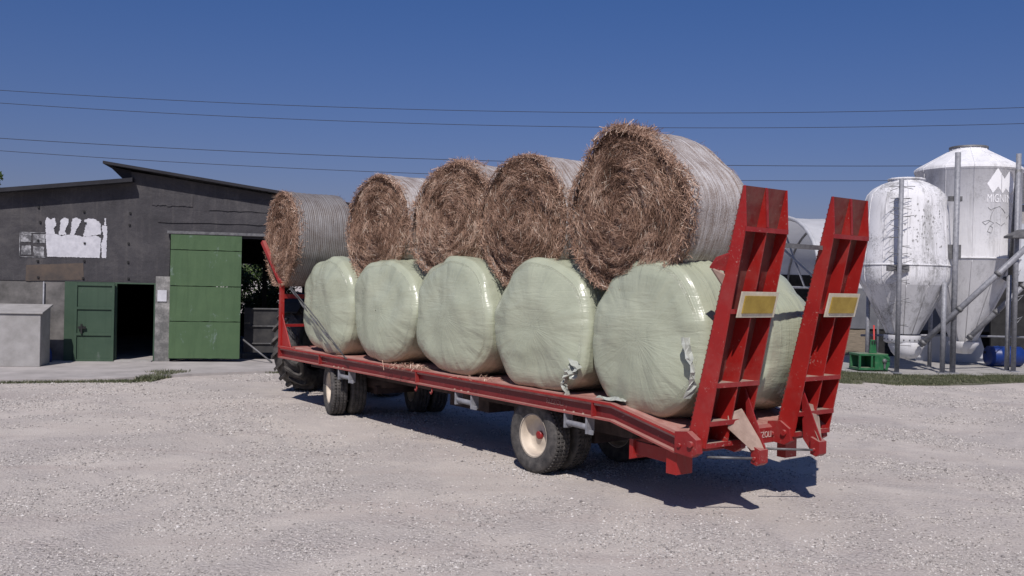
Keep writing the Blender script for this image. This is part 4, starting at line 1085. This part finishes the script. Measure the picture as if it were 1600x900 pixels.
# scrawl left by a creeper below the letters
def scr(pts):
    m_ = MB(); P3 = []
    for x, y in pts:
        s_ = (x-1509)*sc2; a = face_a+math.asin(s_/RS); P3.append(Vector((RS*math.cos(a), RS*math.sin(a), Z2(y))))
    m_.tube(P3, .008, 5); m_.build('creeper_mark', STAIN, silo2)
scr([(1537, 330), (1541, 334), (1546, 330), (1541, 343), (1540, 350), (1534, 356), (1530, 352), (1538, 349), (1545, 353), (1540, 358), (1537, 366), (1542, 368), (1544, 360), (1540, 357)])
scr([(1546, 331), (1552, 328), (1557, 333), (1560, 338)]); scr([(1548, 352), (1555, 357), (1560, 352)]); scr([(1562, 345), (1565, 340), (1567, 347)])
q = MB(); rnd = random.Random(2)
for k in range(90):                                    # lichen flakes on the short silo
    x = rnd.gauss(1442, 13); y = rnd.gauss(362, 26)
    if not (1390 < x < 1474 and 312 < y < 412): continue
    rr = (61+(y-330)*.071)*sc1+.006; fa = math.atan2(-c1.y, -c1.x); s_ = (x-1413)*sc1
    if abs(s_) > rr*.97: continue
    a = fa+math.asin(s_/rr); z = Z1(y); e = rnd.uniform(.008, .03); tx, ty = -math.sin(a)*e, math.cos(a)*e
    P_ = Vector((rr*math.cos(a), rr*math.sin(a), z)); q.add([P_+Vector((-tx, -ty, 0)), P_+Vector((0, 0, -e*1.5)), P_+Vector((tx, ty, .3*e)), P_+Vector((0, 0, e*1.6))], [(0, 1, 2, 3)])
q.build('lichen', STAIN, silo1, recalc=False)
# stand-off brackets, bird-spike wires on the front pipe of the short silo
g1 = gnd(1401, 583, .04)-c1; q = MB(); rnd = random.Random(8)
for zpx in (300, 318, 332, 345, 362, 375, 388, 400, 415, 440, 470, 505, 535):
    z = Z1(zpx)
    for sd in (-1, 1):
        if rnd.random() < .8:
            q = MB()
            p0 = Vector((g1.x, g1.y-.02, z)); q.tube([p0, p0+Vector((sd*rnd.uniform(.22, .36), -.02, rnd.uniform(-.02, .12)))], .008, 5)
            q.tube([p0, p0+Vector((sd*rnd.uniform(.22, .36), -.02, rnd.uniform(-.14, .02)))], .008, 5); q.build('spike_wire', STEEL_D, silo1)
q = MB(); z = Z1(421); q.box((g1.x, g1.y+.1, z), (.62, .05, .17)); q.build('clamp_plate', STEEL_D, silo1)
# side pipe: big blow pipe in front of tall silo is a leg; brackets
g2 = gnd(1488, 583, .04)-c2
for zpx in (325, 400): q = MB(); q.box((g2.x, g2.y+.1, Z2(zpx)), (.36, .1, .14 if zpx < 350 else .40)); q.build('pipe_bracket', STEEL_D, silo2)
q = MB(); g3 = gnd(1583, 580.6, .04)-c2
pa = at(1548, 243, 28.5)-c2; pb = at(1583, 258, 27.5)-c2
q.tube([at(1540, 246, 28.7)-c2, pa, pb, Vector((g3.x, g3.y, Z2(275)))], .085, 10); q.build('fill_pipe', STEEL_D, silo2)
for (xa, ya, xb, yb, xc, yc) in ((1574, 246, 1590, 214, 1572, 240), (1584, 256, 1600, 238, 1590, 262), (1584, 285, 1604, 278, 1590, 292), (1584, 320, 1602, 312, 1586, 330)):
    Yq = 27.25; q = MB(); q.tube([at(xa, ya, Yq)-c2, at(xb, yb, Yq)-c2, at(xc, yc, Yq-.1)-c2], .016, 6); q.build('spike_wire', STEEL, silo2)
# lid linkages
for (cc, sl_o, pts, Yl) in ((c1, silo1, [(1391, 282), (1389, 265), (1414, 277)], 26.9), (c2, silo2, [(1484, 232), (1484, 219), (1500, 222), (1516, 230)], 28.8)):
    q = MB(); q.tube([at(x, y, Yl)-cc for x, y in pts], .018, 6); q.build('lid_linkage', STEEL_D, sl_o)
# augers
def auger(name, label, pts, r, Ys, cat='auger'):
    q = MB(); P_ = [at(x, y, Y) for (x, y), Y in zip(pts, Ys)]
    o = None; root = empty(name, P_[0], label=label, cat=cat, group='feed augers')
    P2 = [p_-P_[0] for p_ in P_]; q.tube(P2, r, 14); q.build('tube', STEEL, root)
    for f in (.03, .35, .68): c0 = P2[0].lerp(P2[-1], f); d = (P2[-1]-P2[0]).normalized(); MB().tube([c0-d*.05, c0+d*.05], r+.018, 14).build('coupling', STEEL_D, root)
    q = MB(); return root
auger('feed_auger', 'grey inclined auger tube rising from the short silo boot to the right', [(1437, 540), (1620, 372)], .082, (26.2, 25.0))
auger('feed_auger', 'darker grey auger tube rising from under the tall silo to the right edge', [(1512, 530), (1640, 408)], .08, (28.2, 27.6))
q = MB(); hp = at(1592, 372, 26.5)
q.prism([hp+Vector((-.28, -.2, 0)), hp+Vector((.3, -.2, 0)), hp+Vector((.3, -.2, .10)), hp+Vector((.1, -.2, .25)), hp+Vector((-.28, -.2, .06))], (0, .5, 0)); q.build
o = q.build('auger_hood', STEEL_D); tag(o, 'small grey metal hood over the auger head at the right edge', 'hood')
# electrical conduit rail behind the silos
q = MB(); q.tube([at(1345, 524, 29.5), at(1480, 524, 29.5), at(1600, 527, 29.5)], .035, 8); tag(q.build('feed_pipe', STEEL), 'thin horizontal metal pipe behind the silo legs', 'pipe')
# tunnel barn
def tunnel():
    p0 = at(1262, 560, 36); x0 = p0.x-.8; y0 = 32.2; R = 5.4; ln = 26
    root = empty('tunnel_barn', (x0, y0, 0), 0, label='white tarpaulin tunnel shed behind the silos, its ribbed open end between the ramps', cat='shed')
    ztop = at(1260, 342, y0+R*.5).z+.2; zb_ = 2.35
    def arc(t): return Vector((0, R-R*math.cos(t), zb_+(ztop-zb_)*math.sin(t)**.85 if t < PI else zb_))
    n = 22; vs = []; NX = 26
    for i in range(NX+1):
        for k in range(n+1):
            p = arc(PI*k/n); p.x = ln*i/NX; sg = .05*math.sin(PI*((i*2) % 4)/4); vs.append(Vector((p.x, p.y, max(zb_, p.z-sg*.6))))
    q = MB(); q.add(vs, [(i*(n+1)+k, i*(n+1)+k+1, (i+1)*(n+1)+k+1, (i+1)*(n+1)+k) for i in range(NX) for k in range(n)], 0, True)
    q.build('roof', TARP, root, recalc=False)
    for j in range(0, 14):
        q = MB(); q.tube([arc(PI*k/n)+Vector((j*2.0+.02, 0, 0))+Vector((0, .03 if k < n/2 else -.03, -.05)) for k in range(n+1)], .05, 8); q.build('hoop', STEEL, root)
        if j in (0,):
            q = MB(); q.tube([arc(PI*k/n)*1.0+Vector((-.02, .10 if k < n/2 else -.10, .02)) for k in range(n+1)], .075, 8); q.build('edge_hem', TARP, root)
        q = MB(); q.tube([(j*2.0, .03, 0), (j*2.0, .03, zb_)], .05, 8); q.tube([(j*2.0, 2*R-.03, 0), (j*2.0, 2*R-.03, zb_)], .05, 8); q.build('post', STEEL, root)
    # diagonal braces of the end frame
    q = MB(); q.tube([(.1, .2, zb_+.1), (.1, R*.9, ztop-1.3)], .05, 8); q.tube([(.1, R*.4, zb_), (.1, R*.9, ztop-.6)], .04, 8); q.tube([(.1, 0, zb_), (.1, 2*R, zb_)], .05, 8); q.build('end_brace', STEEL, root)
    # side: grey net down to a low opening, boards
    q = MB(); vs = []; M_ = 40
    for i in range(M_+1):
        x = ln*i/M_
        for k in range(3): vs.append((x, -.02+.03*math.sin(i*1.7+k), zb_+.02-(zb_-.95)*k/2))
    q.add(vs, [(i*3+k, i*3+k+1, (i+1)*3+k+1, (i+1)*3+k) for i in range(M_) for k in range(2)], 0, True); q.build('side_net', TARPG, root, recalc=False)
    q = MB(); xb = at(1352, 550, y0).x-x0; q.bb(0, xb, .0, .05, 0, .93); q.build('board_wall', WOODY, root)
    q = MB(); q.bb(xb+.02, ln, .05, .10, 0, .93); q.build('dark_base', BLACK, root)
    q = MB(); q.bb(.0, ln, 2*R-.1, 2*R, 0, zb_+.6); q.build('rear_wall', BLACK, root)
    q = MB(); q.bb(ln-.1, ln, .1, 2*R-.1, 0, zb_+2.2); q.build('end_wall', TARPG, root)
    return root
tunnel()
# white lower curtain panel with slanted sides standing behind the silo legs
Yc = 30.2
q = MB(); P_ = [at(1432, 575, Yc), at(1548, 576, Yc), at(1531, 524, Yc), at(1428, 524, Yc)]
q.prism(P_, (0, .06, 0)); tag(q.build('white_panel', TARP), 'white slanted panel standing on the ground behind the silo legs', 'panel')
# black sheet as painted shade of the far right opening, and the blue drum
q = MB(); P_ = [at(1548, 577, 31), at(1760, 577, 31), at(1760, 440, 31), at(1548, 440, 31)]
q.prism(P_, (0, .1, 0)); tag(q.build('shelter_shade_sheet', BLACK), 'black sheet as painted shade of the opening behind the blue drum at the right edge', 'wall')
dr = empty('blue_drum', gnd(1550, 573.5, .04), label='blue plastic drum lying on its side by the right silo leg', cat='drum')
q = MB(); q.lathe([(.001, 0), (.28, 0), (.31, .03), (.31, .3), (.325, .32), (.31, .34), (.31, .72), (.325, .74), (.31, .76), (.31, 1.0), (.28, 1.03), (.001, 1.03)], (0, .3, .32), axis='x', n=32); q.build('body', BLUE, dr)
q = MB(); q.lathe([(.04, -.03), (.04, .001)], (0, .42, .42), axis='x', n=12); q.build('cap', BLACK, dr)
# far grey gabled roof bit at the right edge
fb = empty('far_building', at(1625, 340, 45)*1, label='grey roofed building peeping out behind the tall silo at the right edge', cat='building'); fb.location.z = 0
zt5, ze5 = at(1606, 284, 45).z, at(1606, 320, 45).z
q = MB(); q.bb(-.9, 8, 0, 6, 0, ze5); q.build('wall', CONC, fb)
q = MB(); q.prism([(-1.2, -.3, ze5), (8, -.3, ze5), (8, 3, zt5+1), (-1.2, 3, zt5+.6)], (0, 0, .12)); q.build('roof', STEEL_D, fb)

# green machine with hitch and red rod
gm = gnd(1358, 581, .0); mc = empty('green_implement', (gm.x, gm.y, .0), .12, label='small green metal box implement with upright hitch plate beside the silo leg', cat='implement')
mc.location.z = .01
q = MB()
q.bb(-.46, .40, -.3, .3, .06, .13); q.bb(-.46, .40, -.3, .3, .46, .52); q.bb(-.46, -.40, -.3, -.24, .131, .459); q.bb(-.1, -.05, -.3, -.25, .131, .459); q.bb(-.46, .0, .2, .28, .131, .459)
q.prism([(.0, -.32, .07), (.36, -.32, .07), (.44, -.32, .2), (.44, -.32, .42), (.36, -.32, .5), (.0, -.32, .5)], (0, .58, 0)); q.build('body', JGREEN, mc, bevel=.012)
q = MB(); q.prism([(-.02, -.03, .52), (.20, -.03, .52), (.15, -.03, .90), (.02, -.03, .90)], (0, .05, 0)); q.build('hitch_plate', JGREEN, mc, bevel=.008)
q = MB(); q.box((.05, -.05, .83), (.03, .03, .08)); q.box((.12, -.05, .83), (.03, .03, .08)); q.build('hitch_slots', BLACK, mc)
q = MB(); q.lathe([(.001, -.37), (.06, -.37), (.06, -.32)], (.27, 0, .33), axis='y', n=14); q.box((.27, -.34, .22), (.05, .03, .2)); q.build('drive_shaft', STEEL_D, mc)
q = MB()
for x in (-.38, -.1, .18, .36): q.box((x, -.27, .03), (.07, .06, .06))
q.build('foot', BLACK, mc)
rd = at(1364, 560, gm.y+.25); q = MB(); q.tube([(rd.x+.05, rd.y, .04), (rd.x, rd.y, at(1364, 508, rd.y).z)], .024, 8); tag(q.build('red_rod', JRED), 'thin red rod standing upright behind the green implement', 'rod')

# ------------------------------------------------------------------ overhead wires
Yw = 60
for k, (pts, lab) in enumerate(((((0, 141), (850, 175), (1600, 168)), 'topmost thin black overhead wire crossing the sky'),
        (((0, 161), (850, 197.5), (1600, 193)), 'second overhead wire from the top'),
        (((0, 216), (850, 253.5), (1600, 258)), 'third overhead wire from the top, passing behind the hay bales'),
        (((0, 235.5), (850, 277), (1600, 280)), 'lowest overhead wire crossing the sky behind the silos'))):
    P3 = [at(x, y, Yw+k*.4) for x, y in pts]; xs = [p.x for p in P3]; zs = [p.z for p in P3]
    cf = np.polyfit(xs, zs, 2); q = MB(); pp = []
    for i in range(61): x = -75+150*i/60; pp.append((x, Yw+k*.4, float(np.polyval(cf, x))))
    q.tube(pp, .017 if k != 2 else .019, 6, caps=False); tag(q.build('overhead_wire', WIRE), lab, 'wire', 'overhead wires')

# ------------------------------------------------------------------ loose stones on the yard
rnd = random.Random(77); st = MB()
octa = [(1, 0, 0), (-1, 0, 0), (0, 1, 0), (0, -1, 0), (0, 0, 1), (0, 0, -1)]; of = [(0, 2, 4), (2, 1, 4), (1, 3, 4), (3, 0, 4), (2, 0, 5), (1, 2, 5), (3, 1, 5), (0, 3, 5)]
k = 0
tint = []
while k < 90000:
    Y = 5.5+rnd.random()**1.6*17; X = rnd.uniform(-.62, .62)*Y
    pn = noise.noise(Vector((X*.55, Y*.55, 3)))*.5+.5
    pn += .25*noise.noise(Vector((X*2.1, Y*2.1, 9)))
    if rnd.random() > max(0, (pn-.40)*3.2)+.03: continue
    k += 1
    e = rnd.uniform(.004, .0105)*(1+.8*(rnd.random() < .03))*(.75+Y/22); sx, sy, sz = e*rnd.uniform(.7, 1.5), e*rnd.uniform(.7, 1.5), e*rnd.uniform(.5, .9); a = rnd.uniform(0, 6.3); ca, sa = math.cos(a), math.sin(a)
    vs = []
    for x, y, z in octa:
        x, y, z = x*sx*rnd.uniform(.8, 1.2), y*sy*rnd.uniform(.8, 1.2), z*sz; vs.append((X+x*ca-y*sa, Y+x*sa+y*ca, z+sz*.35))
    st.add(vs, of); tint += [rnd.random()]*6
st.tint = tint
STN = N('stones_mixed'); ta = STN.n.new('ShaderNodeAttribute'); ta.attribute_name = 'tint'
STN = STN.out(STN.ramp(ta.outputs['Fac'], [(0, (.19, .175, .165)), (.4, (.40, .375, .35)), (.85, (.55, .515, .475)), (1, (.66, .63, .59))]), .95, None, 0, .1)
tag(st.build('gravel', STN, recalc=False), 'loose pale stones scattered over the gravel yard', 'gravel', kind='stuff')
